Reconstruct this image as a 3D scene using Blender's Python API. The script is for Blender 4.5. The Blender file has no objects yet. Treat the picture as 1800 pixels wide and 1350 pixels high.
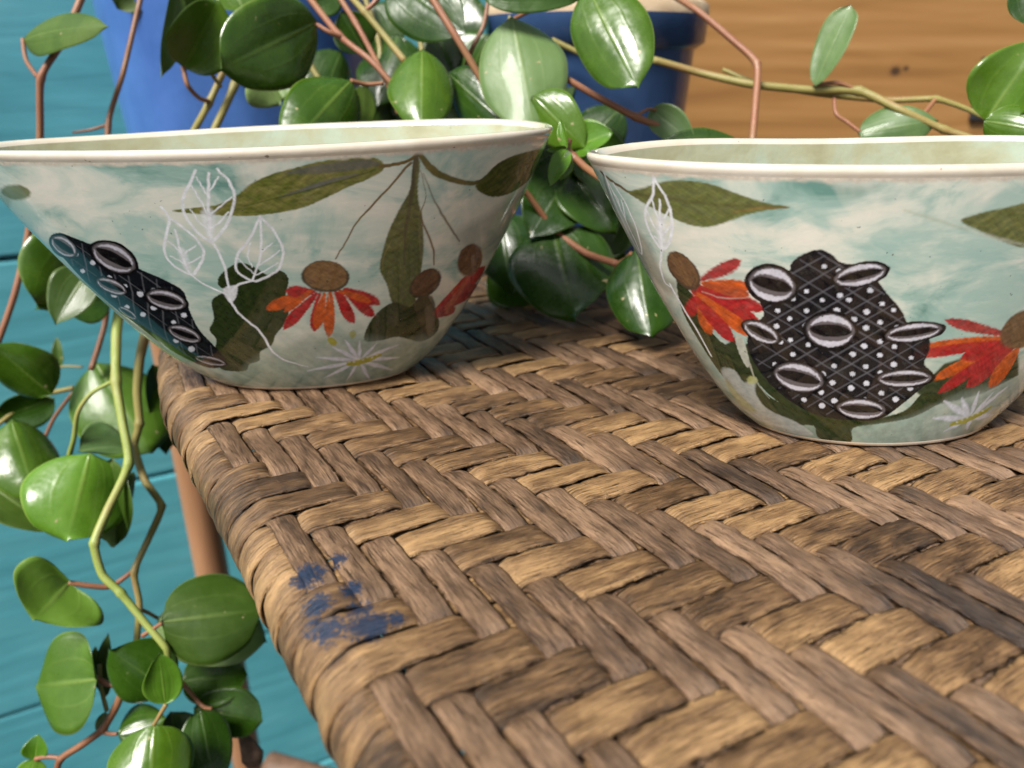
import bpy, math, random
import numpy as np
from mathutils import Vector, Matrix

random.seed(7)
RNG = np.random.default_rng(11)
SC = bpy.context.scene
COL = SC.collection
R = math.radians

# ------------------------------------------------------------------ camera
CAM_H = 0.125                       # camera height above the table top (m)
FPX = 1350.0                        # focal length in pixels of an 1800 px wide frame
PITCH = math.atan2(575.0, FPX)
CA, SA = math.cos(PITCH), math.sin(PITCH)
cam_d = bpy.data.cameras.new('camera')
cam = bpy.data.objects.new('camera', cam_d)
COL.objects.link(cam)
cam.location = (0, 0, CAM_H)
cam.rotation_euler = (math.pi / 2 - PITCH, 0, 0)
cam_d.sensor_width = 36.0
cam_d.lens = 36.0 * FPX / 1800.0
cam_d.clip_start = 0.005
cam_d.clip_end = 50
cam_d.dof.use_dof = True
cam_d.dof.focus_distance = 0.256
cam_d.dof.aperture_fstop = 9.6
SC.camera = cam

# ------------------------------------------------------------------ sky, sun, exposure
SUN_EL, SUN_AZ = R(53), R(219)      # azimuth clockwise from +Y: soft light from the front left
w = bpy.data.worlds.new('World')
SC.world = w
w.use_nodes = True
wn = w.node_tree
bgn = wn.nodes['Background']
sky = wn.nodes.new('ShaderNodeTexSky')
sky.sky_type = 'NISHITA'
sky.sun_disc = False
sky.sun_elevation = SUN_EL
sky.sun_rotation = SUN_AZ
sky.air_density = 1.0
sky.dust_density = 3.0
hs = wn.nodes.new('ShaderNodeHueSaturation')     # overcast: nearly grey sky
hs.inputs['Saturation'].default_value = 0.22
wn.links.new(sky.outputs[0], hs.inputs['Color'])
wn.links.new(hs.outputs[0], bgn.inputs[0])
bgn.inputs[1].default_value = 0.05
sd = bpy.data.lights.new('sun', 'SUN')
sd.energy = 3.0
sd.angle = R(20)
sd.color = (1.0, 0.95, 0.88)
sun = bpy.data.objects.new('sun', sd)
COL.objects.link(sun)
sdir = Vector((math.sin(SUN_AZ) * math.cos(SUN_EL), math.cos(SUN_AZ) * math.cos(SUN_EL), math.sin(SUN_EL)))
sun.rotation_euler = sdir.to_track_quat('Z', 'Y').to_euler()
vs = SC.view_settings
vs.view_transform = 'Standard'
vs.look = 'None'
vs.gamma = 1
vs.use_curve_mapping = False
vs.exposure = 1.07
SC.cycles.use_denoising = True
SC.cycles.max_bounces = 8

# ------------------------------------------------------------------ helpers
C0 = np.array([0, 0, CAM_H])
def at(u, v, z):
    """point at photo pixel (u, v) and depth z (m) along the viewing axis"""
    x, y = (u - 900) / FPX, (v - 675) / FPX
    return C0 + np.array([x, CA - y * SA, -SA - y * CA]) * z
def on_table(u, v):
    x, y = (u - 900) / FPX, (v - 675) / FPX
    d = np.array([x, CA - y * SA, -SA - y * CA])
    return C0 + d * (-CAM_H / d[2])
def proj(P):
    X, Y, Z = P[..., 0], P[..., 1], P[..., 2] - CAM_H
    zc = Y * CA - Z * SA
    yc = -(Y * SA + Z * CA)
    return np.stack([900 + FPX * X / zc, 675 + FPX * yc / zc], -1)

def mesh_obj(name, verts, faces, mat, parent=None, smooth=True, uv=None, fmat=None):
    me = bpy.data.meshes.new(name)
    V = np.asarray(verts, dtype=np.float32).reshape(-1, 3)
    F = np.asarray(faces, dtype=np.int32) if not isinstance(faces, list) or all(len(f) == len(faces[0]) for f in faces) else None
    if F is not None:
        k = F.shape[1]
        me.vertices.add(len(V)); me.vertices.foreach_set('co', V.ravel())
        me.loops.add(F.size); me.loops.foreach_set('vertex_index', F.ravel())
        me.polygons.add(len(F))
        me.polygons.foreach_set('loop_start', np.arange(0, F.size, k, dtype=np.int32))
        me.update(calc_edges=True)
        me.validate()
    else:
        me.from_pydata(V.tolist(), [], faces)
    mats = mat if isinstance(mat, (list, tuple)) else [mat]
    for m in mats:
        me.materials.append(m)
    if fmat is not None:
        me.polygons.foreach_set('material_index', np.asarray(fmat, dtype=np.int32))
    if smooth:
        me.polygons.foreach_set('use_smooth', np.ones(len(me.polygons), dtype=bool))
    if uv is not None:
        li = np.empty(len(me.loops), dtype=np.int32)
        me.loops.foreach_get('vertex_index', li)
        ul = me.uv_layers.new(name='UVMap')
        ul.data.foreach_set('uv', np.asarray(uv, dtype=np.float32)[li].ravel())
    o = bpy.data.objects.new(name, me)
    COL.objects.link(o)
    if parent is not None:
        o.parent = parent
    return o

def empty(name, loc=(0, 0, 0), label=None, cat=None, group=None):
    o = bpy.data.objects.new(name, None)
    COL.objects.link(o)
    if label: o['label'] = label
    if cat: o['category'] = cat
    if group: o['group'] = group
    o.empty_display_size = 0.01
    return o

def grid_faces(nr, nc, wrap=False, flip=False):
    r = np.arange(nr - 1)[:, None]
    c = np.arange(nc if wrap else nc - 1)[None, :]
    c2 = (c + 1) % nc
    a = r * nc + c; b = r * nc + c2; d = (r + 1) * nc + c; e = (r + 1) * nc + c2
    F = np.stack([a, b, e, d], -1).reshape(-1, 4)
    return F[:, ::-1] if flip else F

def catmull(P, n, ten=1.0):
    P = np.asarray(P, float)
    if len(P) < 3:
        t = np.linspace(0, 1, n * (len(P) - 1) + 1)[:, None]
        return P[0] + (P[-1] - P[0]) * t
    Q = np.vstack([2 * P[0] - P[1], P, 2 * P[-1] - P[-2]])
    out = []
    t = np.linspace(0, 1, n, endpoint=False)[:, None]
    for k in range(len(P) - 1):
        p0, p1, p2, p3 = Q[k:k + 4]
        m1, m2 = 0.5 * ten * (p2 - p0), 0.5 * ten * (p3 - p1)
        out.append(p1 * (2 * t ** 3 - 3 * t ** 2 + 1) + m1 * (t ** 3 - 2 * t ** 2 + t) + p2 * (3 * t ** 2 - 2 * t ** 3) + m2 * (t ** 3 - t ** 2))
    out.append(P[-1:])
    return np.vstack(out)

def closed_smooth(P, n=4):
    P = np.asarray(P, float)
    m = len(P); out = []
    t = np.linspace(0, 1, n, endpoint=False)[:, None]
    for k in range(m):
        p0, p1, p2, p3 = P[k - 1], P[k], P[(k + 1) % m], P[(k + 2) % m]
        out.append(0.5 * (2 * p1 + (p2 - p0) * t + (2 * p0 - 5 * p1 + 4 * p2 - p3) * t ** 2 + (3 * p1 - p0 - 3 * p2 + p3) * t ** 3))
    return np.vstack(out)

def tube(name, pts, rad, mat, parent, n=5, sides=8, nodes=None, ten=1.0):
    """swept round stem through pts; nodes = swellings at the control points"""
    k = len(pts)
    P = catmull(pts, n, ten)
    m = len(P)
    rr = np.interp(np.linspace(0, k - 1, m), np.arange(k), rad if hasattr(rad, '__len__') else [rad] * k)
    if nodes:
        x = np.linspace(0, k - 1, m)
        for q in nodes:
            rr = rr * (1 + 0.30 * np.exp(-((x - q) / 0.12) ** 2))
    T = np.gradient(P, axis=0); T /= np.linalg.norm(T, axis=1)[:, None] + 1e-12
    up = np.array([0.3, 0.8, 0.5])
    V = []; L = 0; uv = []
    for i in range(m):
        s = np.cross(T[i], up); s /= np.linalg.norm(s) + 1e-12
        b = np.cross(s, T[i])
        if i: L += np.linalg.norm(P[i] - P[i - 1])
        for j in range(sides):
            a = 2 * math.pi * j / sides
            V.append(P[i] + rr[i] * (math.cos(a) * s + math.sin(a) * b))
            uv.append((L, j / sides))
    F = grid_faces(m, sides, wrap=True).tolist()
    V.append(P[0]); V.append(P[-1]); uv += [(0, 0), (L, 0)]
    a, b = len(V) - 2, len(V) - 1
    for j in range(sides):
        F.append([a, (j + 1) % sides, j, j]); F.append([b, (m - 1) * sides + j, (m - 1) * sides + (j + 1) % sides, (m - 1) * sides + (j + 1) % sides])
    F = [f if f[2] != f[3] else f[:3] for f in F]
    return mesh_obj(name, V, F, mat, parent, uv=uv)

# ------------------------------------------------------------------ node helpers
class NT:
    def __init__(self, name):
        self.m = bpy.data.materials.new(name)
        self.m.use_nodes = True
        self.t = self.m.node_tree
        self.b = self.t.nodes['Principled BSDF']
        self.out = self.t.nodes['Material Output']
    def n(self, typ, props=None, **inp):
        nd = self.t.nodes.new('ShaderNode' + typ)
        for k, v in (props or {}).items(): setattr(nd, k, v)
        for k, v in inp.items():
            self.set(nd, k, v)
        return nd
    def set(self, nd, key, v):
        s = nd.inputs[int(key[1:])] if key[0] == '_' and key[1:].isdigit() else nd.inputs[key.replace('__', ' ')]
        if isinstance(v, bpy.types.NodeSocket): self.t.links.new(v, s)
        elif isinstance(v, bpy.types.Node): self.t.links.new(v.outputs[0], s)
        else: s.default_value = v
    def p(self, **inp):
        for k, v in inp.items(): self.set(self.b, k, v)
    def math(self, op, a, b=0.0, c=None, clamp=False):
        nd = self.t.nodes.new('ShaderNodeMath'); nd.operation = op; nd.use_clamp = clamp
        self.set(nd, '_0', a); self.set(nd, '_1', b)
        if c is not None: self.set(nd, '_2', c)
        return nd.outputs[0]
    def mix(self, f, a, b, typ='MIX'):
        nd = self.t.nodes.new('ShaderNodeMix'); nd.data_type = 'RGBA'; nd.blend_type = typ
        self.set(nd, '_0', f)
        self.set(nd, '_6', a if not isinstance(a, tuple) else (*a, 1)); self.set(nd, '_7', b if not isinstance(b, tuple) else (*b, 1))
        return nd.outputs[2]
    def ramp(self, f, stops, interp='LINEAR'):
        nd = self.t.nodes.new('ShaderNodeValToRGB'); nd.color_ramp.interpolation = interp
        e = nd.color_ramp.elements
        while len(e) < len(stops): e.new(0.5)
        for k, (pos, c) in enumerate(stops):
            e[k].position = pos; e[k].color = (*c, 1) if isinstance(c, tuple) else (c, c, c, 1)
        self.set(nd, 'Fac', f)
        return nd.outputs[0]
    def noise(self, vec, scale, detail=3.0, rough=0.5, dist=0.0):
        nd = self.n('TexNoise', Scale=scale, Detail=detail, Roughness=rough, Distortion=dist)
        if vec is not None: self.t.links.new(vec, nd.inputs['Vector'])
        return nd.outputs[0]
    def mapv(self, vec, scale=(1, 1, 1), loc=(0, 0, 0), rot=(0, 0, 0)):
        nd = self.t.nodes.new('ShaderNodeMapping')
        self.t.links.new(vec, nd.inputs[0])
        nd.inputs['Scale'].default_value = scale; nd.inputs['Rotation'].default_value = rot
        if isinstance(loc, bpy.types.NodeSocket): self.t.links.new(loc, nd.inputs['Location'])
        else: nd.inputs['Location'].default_value = loc
        return nd.outputs[0]
    def bump(self, hgt, dist, strength=1.0, normal=None):
        nd = self.n('Bump', Height=hgt, Distance=dist, Strength=strength)
        if normal is not None: self.t.links.new(normal, nd.inputs['Normal'])
        return nd.outputs[0]
    def coord(self, which='Object'):
        return self.t.nodes.new('ShaderNodeTexCoord').outputs[which]
    def rnd(self):
        return self.t.nodes.new('ShaderNodeObjectInfo').outputs['Random']

# ------------------------------------------------------------------ table frame (lattice of the weave)
O_T = np.array([-0.9114, 2.0513]) * CAM_H          # upper left corner of one float of the first lengthwise strand
EJ = np.array([0.538, -0.843])                     # lengthwise, towards the viewer
EI = np.array([0.882, 0.472])                      # crosswise, away from the rounded edge
PH, PV = 0.1011 * CAM_H, 0.0756 * CAM_H
def tab(i, j, z=0.0):                              # metres along the crosswise / lengthwise direction
    p = O_T + EI * i + EJ * j
    return np.array([p[0], p[1], z])

# ------------------------------------------------------------------ materials
def mat_strand(name, dark, mid, light, seed):
    m = NT(name)
    uv = m.coord('UV')
    rnd = m.rnd()
    off = m.n('CombineXYZ', X=m.math('MULTIPLY', rnd, 37.0), Y=m.math('MULTIPLY', rnd, 91.0), Z=seed).outputs[0]
    fib = m.noise(m.mapv(uv, (130, 3000, 1), off), 1.0, 5, 0.7, 0.15)
    fine = m.noise(m.mapv(uv, (160, 5200, 1), off), 1.0, 3, 0.6)
    blot = m.noise(m.mapv(uv, (55, 190, 1), off), 1.0, 4, 0.6)
    big = m.noise(m.coord('Object'), 22.0, 3, 0.55)
    fib2 = m.noise(m.mapv(uv, (95, 4300, 1), off), 1.0, 4, 0.7, 0.2)
    def dev(x, k): return m.math('MULTIPLY', m.math('SUBTRACT', x, 0.5), k)
    t = m.math('ADD', 0.47, dev(fib, 0.85))
    for x, k in ((fib2, 0.75), (blot, 0.8), (rnd, 0.25), (big, 0.55), (fine, 0.6)):
        t = m.math('ADD', t, dev(x, k))
    col = m.ramp(t, [(0.22, dark), (0.46, mid), (0.68, light), (0.92, tuple(min(1, c * 1.45) for c in light))])
    crack = m.ramp(m.noise(m.mapv(uv, (70, 2300, 1), off), 1.0, 4, 0.6), [(0.35, 0.0), (0.40, 1.0)])
    col = m.mix(m.math('MULTIPLY', m.math('SUBTRACT', 1.0, crack), 0.85), col, tuple(c * 0.25 for c in dark))
    stain = m.ramp(m.noise(m.mapv(uv, (130, 420, 1), off), 1.0, 4, 0.7, 1.0), [(0.60, 0.0), (0.72, 1.0)])
    col = m.mix(m.math('MULTIPLY', stain, 0.30), col, tuple(c * 0.6 for c in dark))
    speck = m.ramp(m.noise(m.coord('Object'), 1100.0, 3, 0.65), [(0.32, 1.0), (0.38, 0.0)])
    col = m.mix(m.math('MULTIPLY', speck, 0.7), col, (0.02, 0.012, 0.008))
    dust = m.ramp(m.noise(m.coord('Object'), 420.0, 4, 0.75), [(0.64, 0.0), (0.74, 1.0)])
    col = m.mix(m.math('MULTIPLY', dust, 0.28), col, (0.46, 0.38, 0.30))
    # splashes of dried blue paint near the rounded edge
    geo = m.t.nodes.new('ShaderNodeNewGeometry').outputs['Position']
    best = None
    for (u, v, r) in PAINT_SPOTS:
        p = on_table(u, v)
        d = m.n('VectorMath', {'operation': 'DISTANCE'}); m.t.links.new(geo, d.inputs[0]); d.inputs[1].default_value = tuple(p)
        q = m.math('SUBTRACT', 1.0, m.math('DIVIDE', d.outputs['Value'], r))
        best = q if best is None else m.math('MAXIMUM', best, q)
    pn = m.noise(geo, 900.0, 5, 0.7, 0.3)
    pm = m.math('ADD', m.math('MULTIPLY', best, 1.3), m.math('MULTIPLY', m.math('SUBTRACT', m.math('ADD', m.math('MULTIPLY', pn, 0.6), m.math('MULTIPLY', fib2, 0.4)), 0.5), 6.0))
    pmask = m.ramp(pm, [(0.34, 0.0), (0.42, 1.0)])
    pmask = m.math('MULTIPLY', pmask, m.math('GREATER_THAN', best, -0.25))
    col = m.mix(m.math('MULTIPLY', pmask, 0.93), col, m.mix(pn, (0.003, 0.011, 0.030), (0.011, 0.040, 0.105)))
    hgt = m.math('ADD', m.math('MULTIPLY', fib, 0.6), m.math('MULTIPLY', fine, 0.25))
    hgt = m.math('ADD', hgt, m.math('MULTIPLY', crack, 0.5))
    m.p(Base__Color=col, Roughness=m.ramp(fib, [(0.3, 0.46), (0.7, 0.25)]), Normal=m.bump(hgt, 0.0009, 1.0))
    m.b.inputs['Specular IOR Level'].default_value = 0.5
    return m.m

PAINT_SPOTS = [(540, 1010, 0.0060), (556, 1060, 0.005), (575, 1100, 0.006), (545, 1095, 0.005), (592, 985, 0.0036), (618, 1035, 0.0038), (632, 1070, 0.0042), (640, 1100, 0.0058), (665, 1095, 0.0045), (695, 1088, 0.0028), (655, 1112, 0.004)]

def mat_simple(name, c1, c2, scale, rough=0.6, bump=0.0, stretch=(1, 1, 1), spec=0.5, bscale=None):
    m = NT(name)
    v = m.mapv(m.coord('Object'), stretch)
    n1 = m.noise(v, scale, 4, 0.6)
    m.p(Base__Color=m.ramp(n1, [(0.3, c1), (0.7, c2)]), Roughness=rough)
    m.b.inputs['Specular IOR Level'].default_value = spec
    if bump:
        m.p(Normal=m.bump(m.noise(v, bscale or scale * 4, 4, 0.6), bump))
    return m.m

def mat_wall():
    m = NT('turquoise_paint')
    o = m.coord('Object'); rnd = m.rnd()
    off = m.n('CombineXYZ', X=m.math('MULTIPLY', rnd, 5.0), Y=0.0, Z=m.math('MULTIPLY', rnd, 9.0)).outputs[0]
    v = m.mapv(o, (5, 5, 60), off)
    grain = m.noise(v, 1.6, 5, 0.6, 1.2)
    ridg = m.n('TexWave', {'wave_type': 'BANDS', 'bands_direction': 'Z'}, Scale=0.45, Distortion=16.0, Detail=4.0)
    m.t.links.new(m.mapv(o, (4, 4, 26), off), ridg.inputs['Vector'])
    blot = m.noise(m.mapv(o, (6, 6, 14), off), 1.5, 4, 0.6)
    col = m.ramp(blot, [(0.3, (0.085, 0.350, 0.415)), (0.55, (0.110, 0.410, 0.480)), (0.8, (0.150, 0.470, 0.530))])
    col = m.mix(m.ramp(grain, [(0.62, 0.0), (0.75, 0.35)]), col, (0.09, 0.36, 0.43))
    h = m.math('ADD', m.math('MULTIPLY', grain, 0.7), m.math('MULTIPLY', ridg.outputs[1], 0.5))
    m.p(Base__Color=col, Roughness=0.42, Normal=m.bump(h, 0.0009, 0.4))
    return m.m

def mat_board():
    m = NT('varnished_pine')
    o = m.coord('Object')
    v = m.mapv(o, (3.0, 30, 34))
    g1 = m.noise(v, 1.5, 5, 0.55, 0.8)
    rings = m.n('TexWave', {'wave_type': 'BANDS', 'bands_direction': 'Z'}, Scale=2.2, Distortion=7.0, Detail=2.0)
    m.t.links.new(m.mapv(o, (1.0, 1.0, 9)), rings.inputs['Vector'])
    t = m.math('ADD', m.math('MULTIPLY', g1, 0.9), m.math('MULTIPLY', rings.outputs[1], 0.12))
    col = m.ramp(t, [(0.25, (0.235, 0.108, 0.030)), (0.5, (0.36, 0.182, 0.058)), (0.8, (0.46, 0.255, 0.095))])
    for (x, z, r) in BOARD_KNOTS:
        d = m.n('VectorMath', {'operation': 'DISTANCE'})
        m.t.links.new(m.mapv(o, (1, 0.001, 1.25)), d.inputs[0]); d.inputs[1].default_value = (x, 0, z * 1.25)
        k = m.ramp(m.math('DIVIDE', d.outputs['Value'], r), [(0.40, 1.0), (0.62, 0.35), (1.0, 0.0)])
        col = m.mix(m.math('MULTIPLY', k, 0.9), col, (0.045, 0.022, 0.012))
    m.p(Base__Color=col, Roughness=0.5, Normal=m.bump(t, 0.0006, 0.5))
    return m.m

def mat_pot(name, c1, c2, rough=0.18):
    m = NT(name)
    o = m.coord('Object')
    n1 = m.noise(o, 16.0, 4, 0.6)
    n2 = m.noise(m.mapv(o, (1, 1, 0.25)), 60.0, 3, 0.6)
    t = m.math('ADD', m.math('MULTIPLY', n1, 0.7), m.math('MULTIPLY', n2, 0.3))
    m.p(Base__Color=m.ramp(t, [(0.3, c1), (0.7, c2)]), Roughness=rough, Normal=m.bump(n1, 0.002, 0.5))
    return m.m

def mat_leaf(name, dark, light, vein, rough=0.2, trans=0.12, coat=0.3):
    m = NT(name)
    uv = m.coord('UV'); o = m.coord('Object'); rnd = m.rnd()
    sep = m.n('SeparateXYZ'); m.t.links.new(uv, sep.inputs[0])
    s, c = sep.outputs[0], sep.outputs[1]
    ac = m.math('ABSOLUTE', c)
    wob = m.math('MULTIPLY', m.math('SUBTRACT', m.noise(o, 160.0, 2, 0.5), 0.5), 0.10)
    v1 = m.ramp(m.math('ABSOLUTE', m.math('ADD', ac, m.math('MULTIPLY', wob, 0.3))), [(0.015, 1.0), (0.07, 0.0)])
    v2 = m.ramp(m.math('ABSOLUTE', m.math('SUBTRACT', m.math('ADD', ac, wob), 0.46)), [(0.006, 1.0), (0.05, 0.0)])
    v3 = m.ramp(m.math('ABSOLUTE', m.math('SUBTRACT', m.math('ADD', ac, wob), 0.80)), [(0.006, 1.0), (0.04, 0.0)])
    fade = m.ramp(s, [(0.0, 1.0), (0.75, 0.25), (1.0, 0.0)])
    vv = m.math('MAXIMUM', v1, m.math('MAXIMUM', m.math('MULTIPLY', v2, 0.28), m.math('MULTIPLY', v3, 0.08)))
    vv = m.math('MULTIPLY', vv, fade)
    n1 = m.noise(o, 60.0, 4, 0.6)
    t = m.math('ADD', n1, m.math('MULTIPLY', m.math('SUBTRACT', rnd, 0.5), 0.5))
    col = m.ramp(t, [(0.25, dark), (0.75, light)])
    col = m.mix(m.math('MULTIPLY', vv, 0.5), col, vein)
    edge = m.ramp(ac, [(0.955, 0.0), (0.99, 1.0)])
    col = m.mix(m.math('MULTIPLY', edge, 0.45), col, vein)
    spot = m.ramp(m.noise(o, 240.0, 2, 0.5), [(0.735, 0.0), (0.76, 1.0)])
    col = m.mix(m.math('MULTIPLY', spot, 0.8), col, (0.45, 0.36, 0.20))
    fine = m.noise(o, 700.0, 2, 0.6)
    h = m.math('SUBTRACT', m.math('MULTIPLY', m.noise(o, 110.0, 2, 0.5), 0.8), m.math('MULTIPLY', vv, 0.5))
    bmp = m.bump(m.math('ADD', h, m.math('MULTIPLY', fine, 0.03)), 0.0011, 0.5)
    m.p(Base__Color=col, Roughness=m.ramp(m.math('ADD', m.math('MULTIPLY', n1, 0.7), m.math('MULTIPLY', fine, 0.3)), [(0.35, rough), (0.65, rough + 0.2)]), Normal=bmp)
    m.b.inputs['Coat Weight'].default_value = coat
    m.b.inputs['Coat Roughness'].default_value = 0.06
    tr = m.n('BsdfTranslucent', Color=m.mix(0.5, col, light))
    mx = m.n('MixShader', Fac=trans)
    m.t.links.new(m.b.outputs[0], mx.inputs[1]); m.t.links.new(tr.outputs[0], mx.inputs[2])
    m.t.links.new(mx.outputs[0], m.out.inputs[0])
    return m.m

def mat_stem(name, c1, c2, c3):
    m = NT(name)
    uv = m.coord('UV'); rnd = m.rnd()
    off = m.n('CombineXYZ', X=m.math('MULTIPLY', rnd, 9.0)).outputs[0]
    n1 = m.noise(m.mapv(uv, (28, 0.6, 1), off), 1.0, 3, 0.55)
    n2 = m.noise(m.mapv(uv, (150, 16, 1), off), 1.0, 3, 0.6)
    col = m.ramp(n1, [(0.3, c1), (0.5, c2), (0.7, c3)])
    col = m.mix(m.math('MULTIPLY', n2, 0.35), col, tuple(c * 0.5 for c in c1))
    m.p(Base__Color=col, Roughness=0.42, Normal=m.bump(n2, 0.0003, 0.6))
    m.b.inputs['Subsurface Weight'].default_value = 0.08
    m.b.inputs['Subsurface Radius'].default_value = (0.002, 0.001, 0.0005)
    return m.m

def mat_bowl_outside():
    m = NT('painted_glaze')
    o = m.coord('Object')
    sw = m.mapv(o, (1, 1, 1.9))
    a = m.noise(sw, 26.0, 5, 0.62, 0.8)
    b = m.noise(m.mapv(o, (1, 1, 1.9), (3.1, 1.7, 4.2)), 21.0, 4, 0.6, 0.6)
    d = m.noise(m.mapv(o, (60, 60, 260)), 1.6, 4, 0.7)
    base = m.ramp(a, [(0.36, (0.76, 0.74, 0.65)), (0.49, (0.60, 0.66, 0.58)), (0.59, (0.34, 0.49, 0.44)), (0.70, (0.15, 0.30, 0.26))])
    base = m.mix(m.ramp(b, [(0.51, 0.0), (0.62, 0.8)]), base, (0.34, 0.50, 0.45))
    base = m.mix(m.ramp(b, [(0.30, 0.8), (0.44, 0.0)]), base, (0.78, 0.74, 0.65))
    base = m.mix(m.ramp(d, [(0.35, 0.08), (0.6, 0.0)]), base, (0.20, 0.30, 0.27))
    grit = m.noise(m.mapv(o, (1, 1, 1.6)), 800.0, 3, 0.7)
    base = m.mix(m.ramp(grit, [(0.30, 0.05), (0.55, 0.0)]), base, (0.25, 0.30, 0.27))
    lite = m.noise(m.mapv(o, (40, 40, 190), (1.3, 0.2, 7.1)), 1.5, 4, 0.7)
    base = m.mix(m.ramp(lite, [(0.55, 0.0), (0.75, 0.22)]), base, (0.82, 0.80, 0.72))
    at1 = m.n('Attribute', {'attribute_name': 'paint'})
    alpha = at1.outputs['Alpha']
    br = m.noise(m.mapv(o, (1, 1, 1)), 420.0, 4, 0.65)
    fac = m.math('MULTIPLY', m.math('MULTIPLY', alpha, 1.10, clamp=True), m.ramp(br, [(0.22, 0.96), (0.45, 1.0)]))
    pc = m.mix(m.ramp(br, [(0.35, 0.28), (0.7, 0.0)]), at1.outputs['Color'], (0.006, 0.006, 0.005))
    col = m.mix(fac, base, pc)
    pin = m.ramp(m.noise(o, 620.0, 1, 0.5), [(0.20, 1.0), (0.235, 0.0)])
    col = m.mix(m.math('MULTIPLY', pin, 0.6), col, (0.06, 0.05, 0.04))
    h = m.math('ADD', m.noise(o, 60.0, 3, 0.5), m.math('MULTIPLY', m.noise(m.mapv(o, (1, 1, 6)), 160.0, 3, 0.6), 0.22))
    m.p(Base__Color=col, Roughness=0.22, Normal=m.bump(h, 0.0006, 0.12))
    m.b.inputs['Specular IOR Level'].default_value = 0.05
    m.b.inputs['Coat Weight'].default_value = 1.0
    m.b.inputs['Coat Roughness'].default_value = 0.05
    m.b.inputs['Coat IOR'].default_value = 1.55
    return m.m

def mat_glaze(name, c1, c2, c3, rough=0.14, ripple=0.2):
    m = NT(name)
    o = m.coord('Object')
    a = m.noise(o, 42.0, 4, 0.6, 0.5)
    f = m.noise(o, 500.0, 3, 0.6)
    col = m.ramp(a, [(0.32, c1), (0.5, c2), (0.68, c3)])
    pin = m.ramp(m.noise(o, 420.0, 1, 0.5), [(0.20, 1.0), (0.24, 0.0)])
    col = m.mix(m.math('MULTIPLY', pin, 0.7), col, (0.10, 0.07, 0.04))
    h = m.math('ADD', m.noise(o, 110.0, 3, 0.5), m.math('MULTIPLY', f, 0.1))
    m.p(Base__Color=col, Roughness=rough, Normal=m.bump(h, 0.0010, ripple))
    m.b.inputs['Coat Weight'].default_value = 1.0
    m.b.inputs['Coat Roughness'].default_value = 0.04
    return m.m

BOARD_KNOTS = [(-0.100, 0.019, 0.0075), (-0.091, 0.021, 0.004), (-0.185, 0.078, 0.010), (0.10, -0.04, 0.012)]
M_STRAND_V = mat_strand('rattan_lengthwise', (0.024, 0.014, 0.009), (0.142, 0.083, 0.047), (0.310, 0.192, 0.114), 1.0)
M_STRAND_H = mat_strand('rattan_crosswise', (0.030, 0.016, 0.008), (0.180, 0.099, 0.045), (0.410, 0.248, 0.112), 5.0)
M_UNDER = mat_simple('dark_underside', (0.012, 0.008, 0.006), (0.03, 0.02, 0.014), 80, 0.9)
M_BAMBOO = mat_simple('bamboo_cane', (0.26, 0.125, 0.060), (0.40, 0.21, 0.11), 26, 0.38, 0.0005, (1, 1, 0.12), 0.5, 200)
M_WALL = mat_wall()
M_BOARD = mat_board()
M_POT = mat_pot('blue_glaze', (0.045, 0.115, 0.36), (0.090, 0.205, 0.55))
M_POT2 = mat_pot('slate_blue_glaze', (0.022, 0.050, 0.13), (0.045, 0.095, 0.22), 0.22)
M_LIP = mat_simple('bare_clay_lip', (0.40, 0.29, 0.18), (0.55, 0.43, 0.29), 60, 0.7, 0.0004)
M_SOIL = mat_simple('potting_soil', (0.018, 0.012, 0.008), (0.06, 0.04, 0.026), 120, 0.95, 0.004)
M_IRON = mat_simple('dark_iron', (0.02, 0.022, 0.028), (0.045, 0.045, 0.05), 90, 0.5, 0.0003)
M_RUNG = mat_simple('worn_rung', (0.10, 0.055, 0.032), (0.19, 0.11, 0.07), 60, 0.6, 0.0005)
M_BARK = mat_simple('brown_bark', (0.06, 0.035, 0.022), (0.17, 0.10, 0.065), 300, 0.8, 0.0006)
LEAF = {
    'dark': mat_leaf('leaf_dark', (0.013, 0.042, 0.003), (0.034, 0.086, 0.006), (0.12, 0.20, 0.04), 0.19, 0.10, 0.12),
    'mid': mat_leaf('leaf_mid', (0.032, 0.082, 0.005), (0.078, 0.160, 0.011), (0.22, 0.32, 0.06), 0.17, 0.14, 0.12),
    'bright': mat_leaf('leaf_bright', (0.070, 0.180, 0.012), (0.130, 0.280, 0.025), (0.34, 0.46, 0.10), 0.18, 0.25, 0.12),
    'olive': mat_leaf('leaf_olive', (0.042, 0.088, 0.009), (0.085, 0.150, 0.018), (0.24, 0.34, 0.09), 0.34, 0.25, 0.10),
    'lit': mat_leaf('leaf_lit', (0.068, 0.150, 0.014), (0.130, 0.250, 0.030), (0.32, 0.44, 0.11), 0.24, 0.28, 0.12),  # lightened leaf green: the look of lit blades put into the colour
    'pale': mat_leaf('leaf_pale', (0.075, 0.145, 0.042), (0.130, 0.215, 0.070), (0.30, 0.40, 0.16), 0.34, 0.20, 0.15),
}
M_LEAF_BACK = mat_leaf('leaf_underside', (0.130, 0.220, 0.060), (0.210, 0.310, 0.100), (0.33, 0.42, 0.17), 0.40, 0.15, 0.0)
STEM = {
    'red': mat_stem('stem_red', (0.240, 0.085, 0.045), (0.320, 0.140, 0.075), (0.300, 0.170, 0.075)),
    'brown': mat_stem('stem_brown', (0.180, 0.070, 0.035), (0.270, 0.120, 0.060), (0.300, 0.160, 0.070)),
    'olive': mat_stem('stem_olive', (0.230, 0.200, 0.050), (0.300, 0.260, 0.080), (0.330, 0.180, 0.075)),
    'green': mat_stem('stem_green', (0.220, 0.290, 0.050), (0.320, 0.380, 0.090), (0.360, 0.300, 0.110)),
}
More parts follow.
